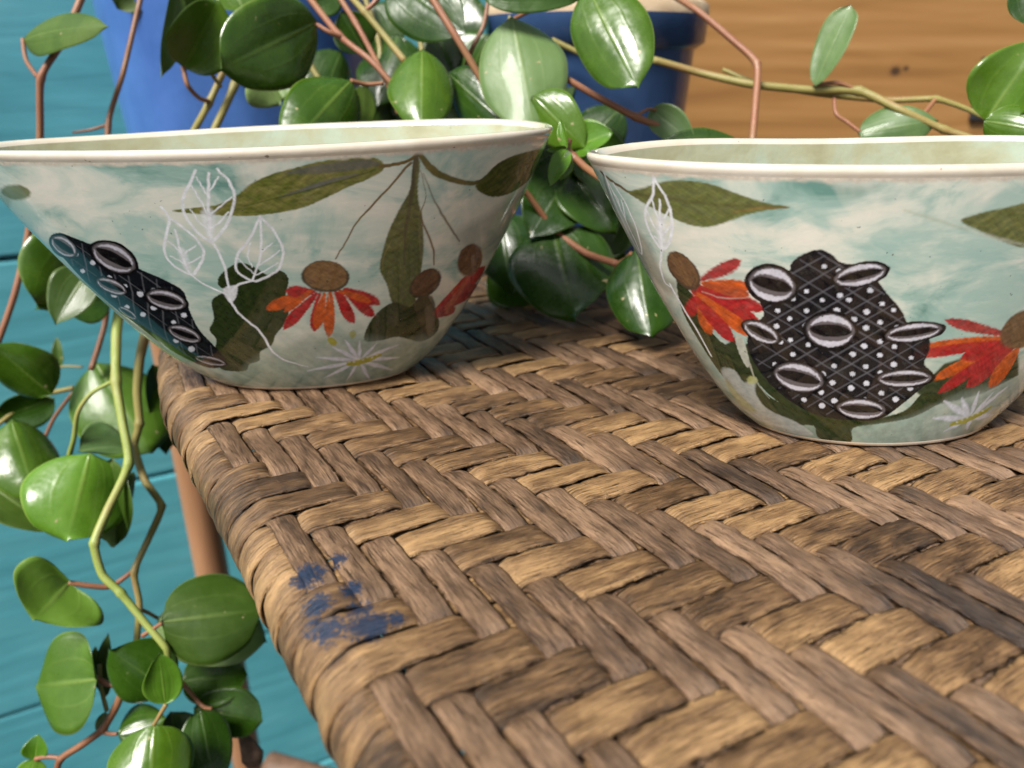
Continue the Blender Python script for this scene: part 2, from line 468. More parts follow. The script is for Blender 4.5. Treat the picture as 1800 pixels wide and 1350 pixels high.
M_BOWL = mat_bowl_outside()
M_RIM = mat_glaze('cream_rim', (0.58, 0.51, 0.41), (0.64, 0.58, 0.48), (0.68, 0.63, 0.55))
M_INNER = mat_glaze('pale_green_inside', (0.33, 0.31, 0.18), (0.39, 0.40, 0.27), (0.40, 0.47, 0.37), 0.07, 0.5)
M_FOOT = mat_glaze('cream_foot', (0.68, 0.56, 0.43), (0.74, 0.63, 0.50), (0.78, 0.70, 0.58), 0.35)

# ------------------------------------------------------------------ turquoise board wall
def bevel_box(name, size, mat, parent, bev=0.003):
    """box with chamfered long edges, centred on its origin"""
    import bmesh
    bm = bmesh.new()
    bmesh.ops.create_cube(bm, size=1.0)
    for v in bm.verts:
        v.co = Vector((v.co.x * size[0], v.co.y * size[1], v.co.z * size[2]))
    bmesh.ops.bevel(bm, geom=list(bm.edges), offset=bev, segments=2, affect='EDGES', profile=0.6)
    me = bpy.data.meshes.new(name)
    bm.to_mesh(me); bm.free()
    me.materials.append(mat)
    o = bpy.data.objects.new(name, me)
    COL.objects.link(o)
    o.parent = parent
    return o

wall = empty('plank_wall', label='turquoise painted board wall behind the table and plants', cat='wall')
ang = math.atan2(EI[1], EI[0])
wc = tab(0.35, -0.45)
wall.location = (wc[0], wc[1], 0)
wall.rotation_euler = (0, 0, ang)
for k in range(-7, 5):
    z0 = -0.0254 + 0.2218 * k
    o = bevel_box('plank', (2.4, 0.02, 0.2183), M_WALL, wall, 0.003)
    o.location = (0, 0.012 + 0.0012 * (k % 2), z0 + 0.1109)
o = bevel_box('backing_board', (2.4, 0.01, 2.6), M_UNDER, wall, 0.001)
o.location = (0, 0.031, -0.25)

# ------------------------------------------------------------------ woven table
table = empty('woven_table', label='brown twill woven rattan table with rounded edge under both bowls', cat='table')
NI, J0, J1 = 44, -30, 22
ER, EC = 0.0120, 0.0035           # radius and inset of the rounded edge
AMP = 0.00095
ZW = -0.0016                       # centre plane of the weave: its top lies at about z = 0
def over_v(i, j):
    return ((j - i) % 6) < 3
def wavef(x):                      # +1 on a float of three, -1 under the next three
    s = np.sin(np.pi * x / 3.0)
    return np.tanh(6.0 * s) / math.tanh(6.0)
def smooth_noise(x, seed, freq):
    r = np.random.default_rng(seed)
    out = np.zeros_like(x)
    for k in range(1, 5):
        out += np.sin(x * freq * k * (0.8 + 0.4 * r.random()) + r.random() * 6.28) / k
    return out / 1.7

def strand(name, path, normal, side, along, width, thick, mat, seed, flat=5.5):
    """ribbon with a domed, fibrous cross-section swept along path"""
    r = np.random.default_rng(seed)
    nc = 11
    c = np.linspace(-1, 1, nc)
    m = len(path)
    wv = width * (1 + 0.05 * smooth_noise(along, seed + 1, 260) + 0.03 * smooth_noise(along, seed + 2, 900))
    wl = wv * (1 + 0.03 * smooth_noise(along, seed + 7, 700)); wr = wv * (1 + 0.03 * smooth_noise(along, seed + 8, 700))
    roll = 0.08 * smooth_noise(along, seed + 3, 120) + r.normal() * 0.045
    prof = thick * 0.5 * (1 - np.abs(c) ** flat)
    groove_c = r.uniform(-0.55, 0.55, 3); groove_w = r.uniform(0.05, 0.10, 3); groove_d = r.uniform(0.05, 0.22, 3)
    top = prof.copy()
    V = np.zeros((m, 2 * nc, 3)); UV = np.zeros((m, 2 * nc, 2))
    for q in range(nc):
        hw = np.where(c[q] < 0, wl, wr) * 0.5
        gz = sum(-groove_d[k] * thick * np.exp(-((c[q] - groove_c[k] - 0.12 * smooth_noise(along, seed + 20 + k, 90)) / groove_w[k]) ** 2) * (0.5 + 0.5 * smooth_noise(along, seed + 30 + k, 150)) for k in range(3))
        z = top[q] + gz + 0.00008 * smooth_noise(along * (1 + 0.02 * q), seed + 60 + q, 800) + roll * c[q] * hw
        V[:, q] = path + side * (c[q] * hw)[:, None] + normal * z[:, None]
        UV[:, q, 0] = along; UV[:, q, 1] = c[q] * hw
        zb = -prof[q] * 0.8 + roll * c[q] * hw
        V[:, 2 * nc - 1 - q] = path + side * (c[q] * hw * 0.985)[:, None] + normal * zb[:, None]
        UV[:, 2 * nc - 1 - q, 0] = along; UV[:, 2 * nc - 1 - q, 1] = c[q] * hw + 0.05
    F = grid_faces(m, 2 * nc, wrap=True, flip=True)
    caps = [list(range(2 * nc)), list(range((m - 1) * 2 * nc, m * 2 * nc))[::-1]]
    o = mesh_obj(name, V.reshape(-1, 3), F, mat, table, uv=UV.reshape(-1, 2))
    return o

SEG = 12
e3 = lambda v: np.array([v[0], v[1], 0.0])
def edge_shift(j, x):              # the far end of the rounded edge bows inwards
    return 0.011 * np.clip((-j - 3.0) / 6.0, 0, 1.3) ** 1.5 * np.exp(-np.maximum(x, 0) / 0.05)
side_v = np.array([-EJ[1], EJ[0], 0.0])            # to the right of travel, pointing away from the edge
for i in range(NI):
    jj = np.linspace(J0, J1, (J1 - J0) * SEG + 1)
    z = AMP * wavef(jj - i)
    lat = 0.00035 * smooth_noise(jj * PH, 500 + i, 60)
    P = np.stack([O_T[0] + EI[0] * (i + 0.5) * PV + EJ[0] * jj * PH, O_T[1] + EI[1] * (i + 0.5) * PV + EJ[1] * jj * PH, z + ZW + 0.00018 * smooth_noise(jj * PH, 800 + i, 200)], -1)
    P += side_v * lat[:, None]
    P[:, :2] += EI * edge_shift(jj, np.full(len(jj), (i + 0.5) * PV))[:, None]
    if i == 0: P[:, 2] -= 0.0005
    T = np.gradient(P, axis=0); T /= np.linalg.norm(T, axis=1)[:, None]
    S = np.tile(side_v, (len(P), 1))
    Nn = np.cross(S, T); Nn *= np.sign(Nn[:, 2])[:, None]
    wdt = PV * (0.95 + 0.06 * (RNG.random() - 0.5))
    strand('woven_strand', P, Nn, S, jj * PH, wdt, 0.0022, M_STRAND_V, 1000 + 97 * i, 3.4)
side_h = np.array([-EI[1], EI[0], 0.0])
for j in range(J0, J1):
    u1 = NI * PV
    flat = np.arange(u1, EC, -PV / SEG)
    arc = np.linspace(0, R(215), 40)
    x = np.concatenate([flat, EC - ER * np.sin(arc)])
    zz = np.concatenate([np.zeros(len(flat)), -ER + ER * np.cos(arc)])
    s = np.concatenate([u1 - flat, u1 - EC + ER * arc])
    ic = x / PV
    # crosswise strand runs under a lengthwise float and over the next three
    env = np.where(np.arange(len(x)) >= len(flat), np.exp(-np.concatenate([np.zeros(len(flat)), arc]) / 0.5), 1.0)
    icc = np.where(np.arange(len(x)) >= len(flat), EC / PV - (s - (u1 - EC)) / PV, ic)
    wv = -AMP * wavef(j + 1.0 - icc) * env
    nrm2 = np.concatenate([np.zeros(len(flat)), -np.sin(arc)]); nrmz = np.concatenate([np.ones(len(flat)), np.cos(arc)])
    lat = 0.0004 * smooth_noise(s, 300 + j, 60) + np.concatenate([np.zeros(len(flat)), 0.0012 * (arc / R(215)) * (np.sin(j * 12.9898) )])
    P = np.stack([O_T[0] + EI[0] * x + EJ[0] * (j + 0.5) * PH, O_T[1] + EI[1] * x + EJ[1] * (j + 0.5) * PH, zz + ZW], -1)
    NN = np.stack([EI[0] * nrm2, EI[1] * nrm2, nrmz], -1)
    P += NN * wv[:, None]
    P += side_h * lat[:, None]
    P[:, :2] += EI * edge_shift(np.full(len(x), j + 0.5), x)[:, None]
    T = np.gradient(P, axis=0); T /= np.linalg.norm(T, axis=1)[:, None]
    S = np.tile(side_h, (len(P), 1))
    N3 = np.cross(T, S); sg = np.sign((N3 * NN).sum(1)); N3 *= sg[:, None]
    wdt = PH * (0.955 + 0.06 * (RNG.random() - 0.5))
    wd = np.full(len(P), wdt)
    wd[len(flat):] = wdt * (1 + 0.16 * np.minimum(1, arc / 0.5))
    strand('woven_strand', P, N3, S, s, wd, 0.0016, M_STRAND_H, 9000 + 83 * (j + 60))
# rod inside the rounded edge; added dark panel blocks light below the weave
rod = [tab(EC + 0.0005 + float(edge_shift(np.array(jq), 0.0)), jq * PH, -ER - 0.002) for jq in (J0, -20, -14, -11, -9, -7, -5, -3, 0, 8, 15, J1)]
tube('edge_rod', rod, ER - 0.0022, M_UNDER, table, n=3, sides=20)
q = [tab(EC + 0.014, J0 * PH, -0.006), tab(NI * PV, J0 * PH, -0.006), tab(NI * PV, J1 * PH, -0.006), tab(EC + 0.014, J1 * PH, -0.006)]
q2 = [p - np.array([0, 0, 0.006]) for p in q]
mesh_obj('light_block_panel', q + q2, [[0, 1, 2, 3], [7, 6, 5, 4], [0, 4, 5, 1], [1, 5, 6, 2], [2, 6, 7, 3], [3, 7, 4, 0]], M_UNDER, table, smooth=False)
def cane(name, p0, p1, r, mat=None):
    pts = [p0 + (p1 - p0) * t for t in np.linspace(0, 1, 9)]
    return tube(name, pts, r, mat or M_BAMBOO, table, n=6, sides=20)
lg = at(372, 1000, 0.68)
cane('leg', np.array([lg[0], lg[1], -0.014]), np.array([lg[0], lg[1], -1.2]), 0.0140)
lg2 = tab(NI * PV - 0.03, J0 * PH + 0.02)
cane('leg', np.array([lg2[0], lg2[1], -0.014]), np.array([lg2[0], lg2[1], -1.2]), 0.0140)
st0 = at(512, 1348, 0.68)
cane('stretcher', np.array([st0[0] - 0.02, st0[1], st0[2]]), np.array([st0[0] + 0.30, st0[1] - 0.10, st0[2]]), 0.013, M_RUNG)

# ------------------------------------------------------------------ wooden board and pots at the back
box = empty('wooden_box', label='honey coloured wooden box with dark knots behind the right bowl', cat='box')
bl = at(1206, 120, 0.61)
box.location = (bl[0], bl[1], 0.0)
box.rotation_euler = (0, 0, R(8))
o = bevel_box('front_board', (0.56, 0.018, 0.184), M_BOARD, box, 0.002); o.location = (0.28, 0.009, 0.0952)
o = bevel_box('side_board', (0.016, 0.10, 0.182), M_BOARD, box, 0.002); o.location = (0.0085, 0.0695, 0.0942)
o = bevel_box('lid_board', (0.54, 0.10, 0.012), M_BOARD, box, 0.002); o.location = (0.288, 0.0695, 0.176)
o = bevel_box('corner_bracket', (0.03, 0.004, 0.05), M_IRON, box, 0.001); o.location = (0.2700, -0.0025, 0.100)

def lathe(name, prof, center, mat, parent, sides=64):
    a = np.linspace(0, 2 * np.pi, sides, endpoint=False)
    V = np.array([[center[0] + r * math.cos(t), center[1] + r * math.sin(t), z] for (r, z) in prof for t in a])
    return mesh_obj(name, V, grid_faces(len(prof), sides, wrap=True), mat, parent)
def pot(label, name, center, rb, rt, hgt, mat, lipmat, collar=0.0):
    t = empty(name, label=label, cat='pot')
    body = [(0.001, 0.0012), (rb * 0.97, 0.0012), (rb, 0.004)]
    for k in range(1, 13):
        s = k / 12
        body.append((rb + (rt - rb) * (s ** 0.85), 0.004 + (hgt - 0.03) * s))
    lathe('body', body, center, mat, t)
    z = hgt - 0.026
    lathe('collar', [(rt, z - 0.001), (rt + collar, z + 0.003), (rt + collar + 0.001, hgt - 0.008)], center, mat, t)
    lathe('lip', [(rt + collar + 0.001, hgt - 0.008), (rt + collar + 0.0005, hgt - 0.002), (rt + collar - 0.003, hgt), (rt - 0.006, hgt - 0.002), (rt - 0.007, hgt - 0.03)], center, lipmat, t)
    lathe('soil', [(rt - 0.0065, hgt - 0.02), (rt * 0.5, hgt - 0.016), (0.001, hgt - 0.017)], center, M_SOIL, t)
    return t
P1C = (-0.182, 0.575); P2C = (0.052, 0.530)
pot('large bright blue glazed flower pot behind the left bowl', 'flower_pot', P1C, 0.077, 0.094, 0.24, M_POT, M_POT, 0.004)
pot('small slate blue flower pot with bare clay lip beside the wooden box', 'flower_pot', P2C, 0.052, 0.062, 0.156, M_POT2, M_LIP, 0.006)

# ------------------------------------------------------------------ painted bowls
def vnoise(phi, seed, n=5):
    r = np.random.default_rng(seed)
    return sum(np.sin(k * phi + r.random() * 6.28) * r.normal() / k for k in range(2, 2 + n))
class Bowl:
    def __init__(self, par, seed):
        self.p = par; self.seed = seed
        self.cx, self.cy, self.th, self.a1, self.b1, self.a0, self.b0, self.H, self.k, self.pw, self.tilt, self.sh, self.q = par
    def pt(self, phi, t, off=0.0):
        """surface point; off = distance inwards"""
        t = np.clip(t, 1e-6, None)
        g = (1 - self.q) * t ** self.k + self.q * (1 - np.exp(-t / 0.07))
        A = self.a0 + (self.a1 - self.a0) * g - off; B = self.b0 + (self.b1 - self.b0) * g - off
        wob = 1 + 0.006 * vnoise(phi, self.seed) * g
        c, s = np.cos(phi), np.sin(phi)
        x = A * np.sign(c) * np.abs(c) ** (2 / self.pw) * wob; y = B * np.sign(s) * np.abs(s) ** (2 / self.pw) * wob
        x = x + self.sh * g
        z = self.H * t + self.tilt * x * t + 0.0007 * vnoise(phi, self.seed + 5) * t ** 3
        if self.seed == 21:
            z = z + 0.0030 * np.exp(-(np.arctan2(np.sin(phi - 5.5), np.cos(phi - 5.5)) / 0.6) ** 2) * t ** 5
        ct, st = math.cos(self.th), math.sin(self.th)
        return np.stack([self.cx + x * ct - y * st, self.cy + x * st + y * ct, z + 0.0004], -1)

def poly_sdf(px, py, poly):
    """signed distance (negative inside) from points to a closed polygon"""
    A = poly; Bq = np.roll(poly, -1, axis=0)
    d = np.full(px.shape, 1e9); ins = np.zeros(px.shape, bool)
    for (ax, ay), (bx, by) in zip(A, Bq):
        ex, ey = bx - ax, by - ay
        wx, wy = px - ax, py - ay
        t = np.clip((wx * ex + wy * ey) / (ex * ex + ey * ey + 1e-18), 0, 1)
        d = np.minimum(d, (wx - ex * t) ** 2 + (wy - ey * t) ** 2)
        cnd = (ay > py) != (by > py)
        if cnd.any():
            xi = ax + (py - ay) * ex / (ey if abs(ey) > 1e-15 else 1e-15)
            ins ^= cnd & (px < xi)
    d = np.sqrt(d)
    return np.where(ins, -d, d)
def line_dist(px, py, pts, wid):
    """distance to a polyline minus its half width, per point"""
    d = np.full(px.shape, 1e9)
    for k in range(len(pts) - 1):
        (ax, ay), (bx, by) = pts[k], pts[k + 1]
        ex, ey = bx - ax, by - ay
        wx, wy = px - ax, py - ay
        t = np.clip((wx * ex + wy * ey) / (ex * ex + ey * ey + 1e-18), 0, 1)
        w_ = wid[k] + (wid[k + 1] - wid[k]) * t
        d = np.minimum(d, np.sqrt((wx - ex * t) ** 2 + (wy - ey * t) ** 2) - w_)
    return d

class Painter:
    """lays brush shapes, traced in photo pixels, onto the chart of a bowl's outer wall"""
    def __init__(self, pos, U, Vv):
        self.U, self.V = U.ravel(), Vv.ravel()
        self.col = np.zeros((len(self.U), 3)); self.al = np.zeros(len(self.U))
        pp = proj(pos)
        du = np.gradient(pos, axis=1); dv = np.gradient(pos, axis=0)
        nr = np.cross(du, dv)
        view = pos - C0
        self.front = ((nr * view).sum(-1) < 0)
        fr = self.front.ravel()
        self.idx = np.where(fr)[0]
        self.pp = pp.reshape(-1, 2)[self.idx]
        d1 = np.linalg.norm(pos[:, 1:] - pos[:, :-1], axis=-1).mean()
        self.px = 0.000175                      # size of a photo pixel on the surface (m)
        self.r = np.random.default_rng(3)
    def m(self, pts):
        out = []
        for p in np.asarray(pts, float):
            k = self.idx[np.argmin(((self.pp - p) ** 2).sum(1))]
            out.append((self.U[k], self.V[k]))
        return np.array(out)
    def sel(self, q, pad):
        lo, hi = q.min(0) - pad, q.max(0) + pad
        return np.where((self.U > lo[0]) & (self.U < hi[0]) & (self.V > lo[1]) & (self.V < hi[1]))[0]
    def lay(self, ix, a, c):
        a0 = self.al[ix]
        na = a + a0 * (1 - a)
        c = np.asarray(c, float)
        if c.ndim == 1: c = np.tile(c, (len(ix), 1))
        self.col[ix] = np.where(na[:, None] > 1e-6, (c * a[:, None] + self.col[ix] * (a0 * (1 - a))[:, None]) / np.maximum(na, 1e-6)[:, None], c)
        self.al[ix] = na
    def wob(self, ix, amp, f=2600.0):
        u, v = self.U[ix], self.V[ix]
        return amp * (np.sin(u * f + 3 * np.sin(v * f * .7)) + np.sin(v * f * 1.3 + 2 * np.sin(u * f * .6)) + 0.6 * np.sin((u + v) * f * 2.3)) / 2.6
    def streak(self, ix, ang=0.0, f=5200.0):
        u, v = self.U[ix], self.V[ix]
        q = u * math.sin(ang) + v * math.cos(ang); l = u * math.cos(ang) - v * math.sin(ang)
        return 0.5 + 0.16 * (np.sin(q * f * 0.6 + 4.0 * np.sin(l * 420 + q * 300)) + np.sin(q * f * 0.23 + 3.1 * np.sin(l * 260 + 1)) + np.sin(l * 700 + 2 * np.sin(q * 900)))
    def fill(self, pts, c, alpha=1.0, soft=1.4, smooth=True, c2=None, ang=0.0, wob=0.8, dry=0.04):
        q = self.m(pts)
        if smooth: q = closed_smooth(q, 4)
        ix = self.sel(q, 8 * self.px)
        if not len(ix): return
        d = poly_sdf(self.U[ix], self.V[ix], q) + self.wob(ix, wob * self.px)
        a = np.clip(0.5 - d / (2 * soft * self.px), 0, 1) * alpha * (1 - dry * (0.5 + 0.5 * self.wob(ix, 1.0, 760)))
        col = np.tile(np.asarray(c, float), (len(ix), 1))
        if c2 is not None:
            s = self.streak(ix, ang)[:, None]
            col = col * (1 - s) + np.asarray(c2) * s
            col *= (1 + 0.22 * self.wob(ix, 1.0, 1500) + 0.12 * self.wob(ix, 1.0, 4100))[:, None]
        self.lay(ix, a, col)
    def line(self, pts, wpx, c, alpha=1.0, soft=0.9, smooth=True, n=4):
        if smooth and len(pts) > 2: pts = catmull(np.asarray(pts, float), n)
        q = self.m(pts)
        w_ = np.asarray(wpx if hasattr(wpx, '__len__') else [wpx] * 2, float)
        wid = np.interp(np.linspace(0, 1, len(q)), np.linspace(0, 1, len(w_)), w_) * self.px * 0.5
        ix = self.sel(q, 10 * self.px)
        if not len(ix): return
        d = line_dist(self.U[ix], self.V[ix], q, wid) + self.wob(ix, 0.35 * self.px, 4200)
        self.lay(ix, np.clip(0.5 - d / (2 * soft * self.px), 0, 1) * alpha, c)
    def ell(self, cx, cy, rx, ry, rot, c, **k):
        a = np.linspace(0, 2 * np.pi, 18, endpoint=False); ca, sa = math.cos(R(rot)), math.sin(R(rot))
        pts = [(cx + rx * math.cos(t) * ca - ry * math.sin(t) * sa, cy + rx * math.cos(t) * sa + ry * math.sin(t) * ca) for t in a]
        self.fill(pts, c, smooth=True, **k)
    def follicle(self, cx, cy, rx, ry, rot, shine=(0.60, 0.58, 0.66)):
        """open seed valve of the painted pod: dark rim, pale lips, black slit"""
        ca, sa = math.cos(R(rot)), math.sin(R(rot))
        def lens(k, kx=1.0, oy=0.0):
            t = np.linspace(0, 2 * np.pi, 20, endpoint=False)
            X = kx * rx * np.cos(t); Y = k * ry * np.sign(np.sin(t)) * np.abs(np.sin(t)) ** 1.15 + oy * ry
            return [(cx + x * ca - y * sa, cy + x * sa + y * ca) for x, y in zip(X, Y)]
        self.fill(lens(1.08, 1.08), (0.005, 0.004, 0.005), soft=1.2, wob=0.4)
        self.fill(lens(0.88, 0.92), (0.16, 0.14, 0.15), soft=2.2, wob=0.4)
        t = np.linspace(R(200), R(350), 9)
        self.line([(cx + .80 * rx * math.cos(a) * ca - .64 * ry * math.sin(a) * sa, cy + .80 * rx * math.cos(a) * sa + .64 * ry * math.sin(a) * ca) for a in t], [1.5, ry * .44, 1.5], shine, 0.97, 1.2)
        t = np.linspace(R(170), R(15), 9)
        self.line([(cx + .84 * rx * math.cos(a) * ca - .72 * ry * math.sin(a) * sa, cy + .84 * rx * math.cos(a) * sa + .72 * ry * math.sin(a) * ca) for a in t], [1.5, ry * .38, 1.5], shine, 0.97, 1.2)
        self.fill(lens(0.34, 0.80), (0.004, 0.003, 0.004), soft=1.4, wob=0.4)
    def petals(self, base, ends, cols, w=13):
        for (bx, by), (ex, ey), c in zip(base, ends, cols):
            dx, dy = ex - bx, ey - by; L = math.hypot(dx, dy); nx, ny = -dy / L, dx / L
            pr = [(0.0, .30), (.3, .75), (.65, 1.0), (.88, .72), (1.0, .12)]
            pts = [(bx + dx * s + nx * w * .5 * k, by + dy * s + ny * w * .5 * k) for s, k in pr] + [(bx + dx * s - nx * w * .5 * k, by + dy * s - ny * w * .5 * k) for s, k in pr[::-1]]
            ang = math.atan2(dy, dx)
            self.fill(pts, c, 0.96, 2.0, True, tuple(x * 0.62 for x in c), -ang, 1.4, 0.10)

WHITE = (0.90, 0.92, 0.97); OLIVE = (0.118, 0.148, 0.026); OLIVE2 = (0.055, 0.078, 0.014); DKG = (0.018, 0.032, 0.008); DKG2 = (0.036, 0.052, 0.014)
BLACK = (0.004, 0.004, 0.007); BROWN = (0.20, 0.105, 0.045); BROWN2 = (0.13, 0.065, 0.03); RED = (0.52, 0.022, 0.026); ORANGE = (0.74, 0.125, 0.018); YEL = (0.42, 0.40, 0.04); LAV = (0.74, 0.76, 0.86)

def pod_pattern(P, pts, dirs, gap, dots, seed):
    """cross-hatching and rows of white dots inside a painted pod"""
    poly = np.array(pts, float); lo, hi = poly.min(0), poly.max(0); cen = poly.mean(0)
    def clip(p, d):
        t = np.linspace(-260, 260, 261)
        X = p[0] + d[0] * t; Y = p[1] + d[1] * t
        s = poly_sdf(X, Y, poly) < -4
        i = np.where(s)[0]
        return (None if len(i) < 4 else [(X[i[0]], Y[i[0]]), (X[i[len(i) // 2]], Y[i[len(i) // 2]]), (X[i[-1]], Y[i[-1]])])
    for a in dirs:
        d = np.array([math.cos(R(a)), math.sin(R(a))]); nn = np.array([-d[1], d[0]])
        for k in np.arange(-9, 10):
            seg = clip(cen + nn * gap * (k + .5), d)
            if seg: P.line(seg, [1.5, 3.0, 1.5], (0.15, 0.15, 0.175), 0.75, 1.5, smooth=False)
    d0 = np.array([math.cos(R(dirs[0])), math.sin(R(dirs[0]))]); d1 = np.array([math.cos(R(dirs[1])), math.sin(R(dirs[1]))])
    n0, n1 = np.array([-d0[1], d0[0]]), np.array([-d1[1], d1[0]])
    Mx = np.linalg.inv(np.stack([n0, n1]))
    r = np.random.default_rng(seed)
    for i in range(-9, 10):
        for j in range(-9, 10):
            p = cen + Mx @ np.array([gap * i, gap * j]) + r.normal(size=2) * 3.2
            if r.random() < 0.12: continue
            if poly_sdf(np.array([p[0]]), np.array([p[1]]), poly)[0] < -7:
                s = dots * (0.75 + 0.4 * r.random())
                P.ell(p[0], p[1], s, s * 0.82, 10, (0.80, 0.82, 0.92), alpha=0.95, soft=0.8, wob=0.2)

def paint_left(P):
    # dark toothed leaf, blotches
    P.ell(28, 338, 26, 13, 8, OLIVE, alpha=0.8, soft=3)
    P.fill([(2, 330), (20, 350), (14, 375), (2, 352)], (0.2, 0.2, 0.08), 0.5, 4)
    P.fill([(388, 482), (420, 462), (450, 470), (470, 482), (490, 474), (507, 490), (503, 520), (508, 545), (500, 570), (484, 590), (478, 606), (458, 618), (456, 634), (438, 640), (432, 651), (400, 652), (386, 645), (377, 620), (381, 598), (368, 580), (376, 560), (372, 528), (394, 512), (384, 500)], DKG, 0.97, 1.5, True, DKG2, 1.2)
    # olive gum leaves along the rim
    P.fill([(304, 372), (330, 366), (380, 360), (411, 346), (444, 322), (480, 305), (519, 295), (560, 285), (600, 279), (640, 276), (662, 279), (676, 288), (672, 300), (645, 316), (615, 327), (580, 344), (540, 362), (500, 372), (444, 380), (380, 378)], OLIVE, 0.95, 1.6, True, (0.26, 0.24, 0.075), -0.35)
    P.fill([(500, 305), (560, 290), (640, 280), (668, 288), (630, 298), (560, 305)], (0.13, 0.13, 0.125), 0.75, 2.5)
    P.line([(490, 347), (540, 332), (590, 315), (628, 307)], [2, 9, 3], (0.15, 0.15, 0.145), 0.8, 2)
    P.line([(430, 362), (520, 340), (600, 318), (660, 298)], [1, 3, 2], OLIVE2, 0.8, 1.6)
    P.line([(668, 292), (700, 288), (720, 282), (734, 268)], [7, 6, 7], (0.17, 0.12, 0.04), 0.95, 1.2)
    P.line([(738, 272), (760, 298), (790, 314), (825, 322), (852, 318)], [8, 13, 11, 9, 8], (0.14, 0.125, 0.04), 0.95, 1.4)
    P.fill([(836, 328), (856, 306), (880, 284), (915, 270), (950, 262), (964, 270), (950, 300), (920, 325), (890, 342), (860, 345)], (0.135, 0.135, 0.035), 0.95, 1.6, True, OLIVE2, -0.5)
    P.line([(850, 336), (900, 305), (950, 275)], [1, 4, 1], OLIVE2, 0.8, 2)
    P.fill([(728, 280), (722, 330), (702, 370), (684, 405), (671, 445), (668, 475), (680, 500), (688, 530), (705, 545), (728, 535), (738, 490), (744, 440), (742, 390), (735, 340), (738, 285)], (0.125, 0.15, 0.045), 0.92, 1.8, True, (0.10, 0.11, 0.04), 1.4)
    P.line([(732, 272), (724, 340), (714, 400), (711, 465)], [8, 7, 6, 2], (0.085, 0.075, 0.045), 0.85, 1.8)
    P.line([(690, 420), (676, 448), (672, 475)], [1, 2.5, 1], (0.24, 0.20, 0.08), 0.8, 1.2)
    P.line([(722, 286), (690, 322), (650, 365), (622, 398), (606, 428), (590, 455)], [5, 4, 4, 3, 3, 2.5], (0.20, 0.14, 0.065), 0.95, 1.1)
    P.line([(740, 300), (748, 345), (740, 378), (752, 412), (762, 440), (763, 465)], [1, 1, 3, 4, 4, 3], (0.19, 0.13, 0.07), 0.9, 1.1)
    P.line([(745, 305), (760, 345), (776, 375), (795, 405), (808, 424)], [1, 2, 4, 4, 3], (0.15, 0.12, 0.08), 0.85, 1.4)
    # shaded blue-grey wash towards the right end
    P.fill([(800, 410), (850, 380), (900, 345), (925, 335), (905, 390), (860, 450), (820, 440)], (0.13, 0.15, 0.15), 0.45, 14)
    P.fill([(640, 598), (655, 560), (690, 532), (720, 540), (745, 520), (762, 540), (770, 580), (740, 600), (700, 592), (672, 598)], DKG, 0.95, 1.8, True, DKG2, 1.0)
    # flowers
    P.petals([(548, 512), (552, 514), (556, 516), (562, 516), (570, 516), (580, 515), (590, 513), (598, 512), (604, 511), (606, 508)],
             [(468, 543), (502, 512), (498, 578), (552, 582), (556, 578), (578, 592), (622, 568), (612, 560), (658, 556), (668, 534)],
             [ORANGE, RED, RED, RED, ORANGE, ORANGE, RED, RED, RED, RED], 20)
    P.petals([(546, 512), (596, 511)], [(500, 548), (652, 530)], [ORANGE, ORANGE], 13)
    P.line([(566, 518), (560, 532)], [4, 1], (0.55, 0.50, 0.40), 0.7, 1.2); P.line([(578, 518), (580, 530)], [3, 1], (0.55, 0.50, 0.40), 0.6, 1.2)
    P.ell(572, 486, 42, 28, 4, (0.07, 0.05, 0.03), alpha=0.9, soft=2.0); P.ell(572, 484, 38, 25, 4, BROWN, soft=2.2, c2=(0.26, 0.15, 0.06))
    P.petals([(762, 552), (768, 548), (775, 545)], [(820, 505), (852, 468), (838, 500)], [RED, RED, (0.42, 0.04, 0.05)], 22)
    P.petals([(765, 556)], [(800, 540)], [(0.35, 0.03, 0.04)], 18)
    P.ell(748, 498, 32, 21, -42, (0.06, 0.045, 0.03), alpha=0.9, soft=2.2); P.ell(747, 497, 28, 18, -42, (0.17, 0.085, 0.045), soft=2.4, c2=(0.11, 0.06, 0.035))
    P.fill([(728, 530), (760, 520), (762, 575), (745, 585), (735, 560)], (0.075, 0.065, 0.035), 0.8, 2)
    P.ell(826, 457, 21, 29, 20, (0.15, 0.075, 0.04), alpha=0.95, soft=3, c2=(0.10, 0.05, 0.03))
    # daisy low on the wall
    P.fill([(430, 655), (520, 600), (600, 590), (700, 600), (770, 590), (730, 640), (650, 676), (500, 680)], (0.30, 0.38, 0.32), 0.6, 16)
    for ex, ey in ((540, 652), (556, 628), (585, 610), (606, 598), (632, 600), (662, 604), (700, 606), (702, 628), (690, 650), (650, 668), (610, 668), (570, 664)):
        P.line([(632, 634), ((632 + ex) / 2, (634 + ey) / 2), (ex, ey)], [4, 12, 2], LAV, 0.9, 2.0)
    P.line([(612, 640), (630, 637), (650, 631), (668, 624)], [12, 19, 17, 9], YEL, 0.98, 1.5)
    for k in range(7): P.ell(614 + 8 * k, 636 - 2.0 * k + (k % 2) * 2, 2.2, 1.6, 0, (0.75, 0.75, 0.50), soft=0.8, wob=0.1)
    P.ell(584, 600, 9, 6, 30, YEL, alpha=0.9); P.ell(620, 588, 6, 7, 10, YEL, alpha=0.6, soft=2)
    # white line drawing of three leaves on a twig
    def wl(p, w_=5.2): P.line(p, [w_ * .8, w_, w_ * .8], WHITE, 0.96, 1.0)
    wl([(344, 300), (330, 330), (321, 352), (326, 378), (345, 405), (371, 424), (392, 404), (406, 378), (412, 348), (403, 320), (382, 297)])
    wl([(367, 304), (366, 345), (368, 385), (371, 424)], 5)
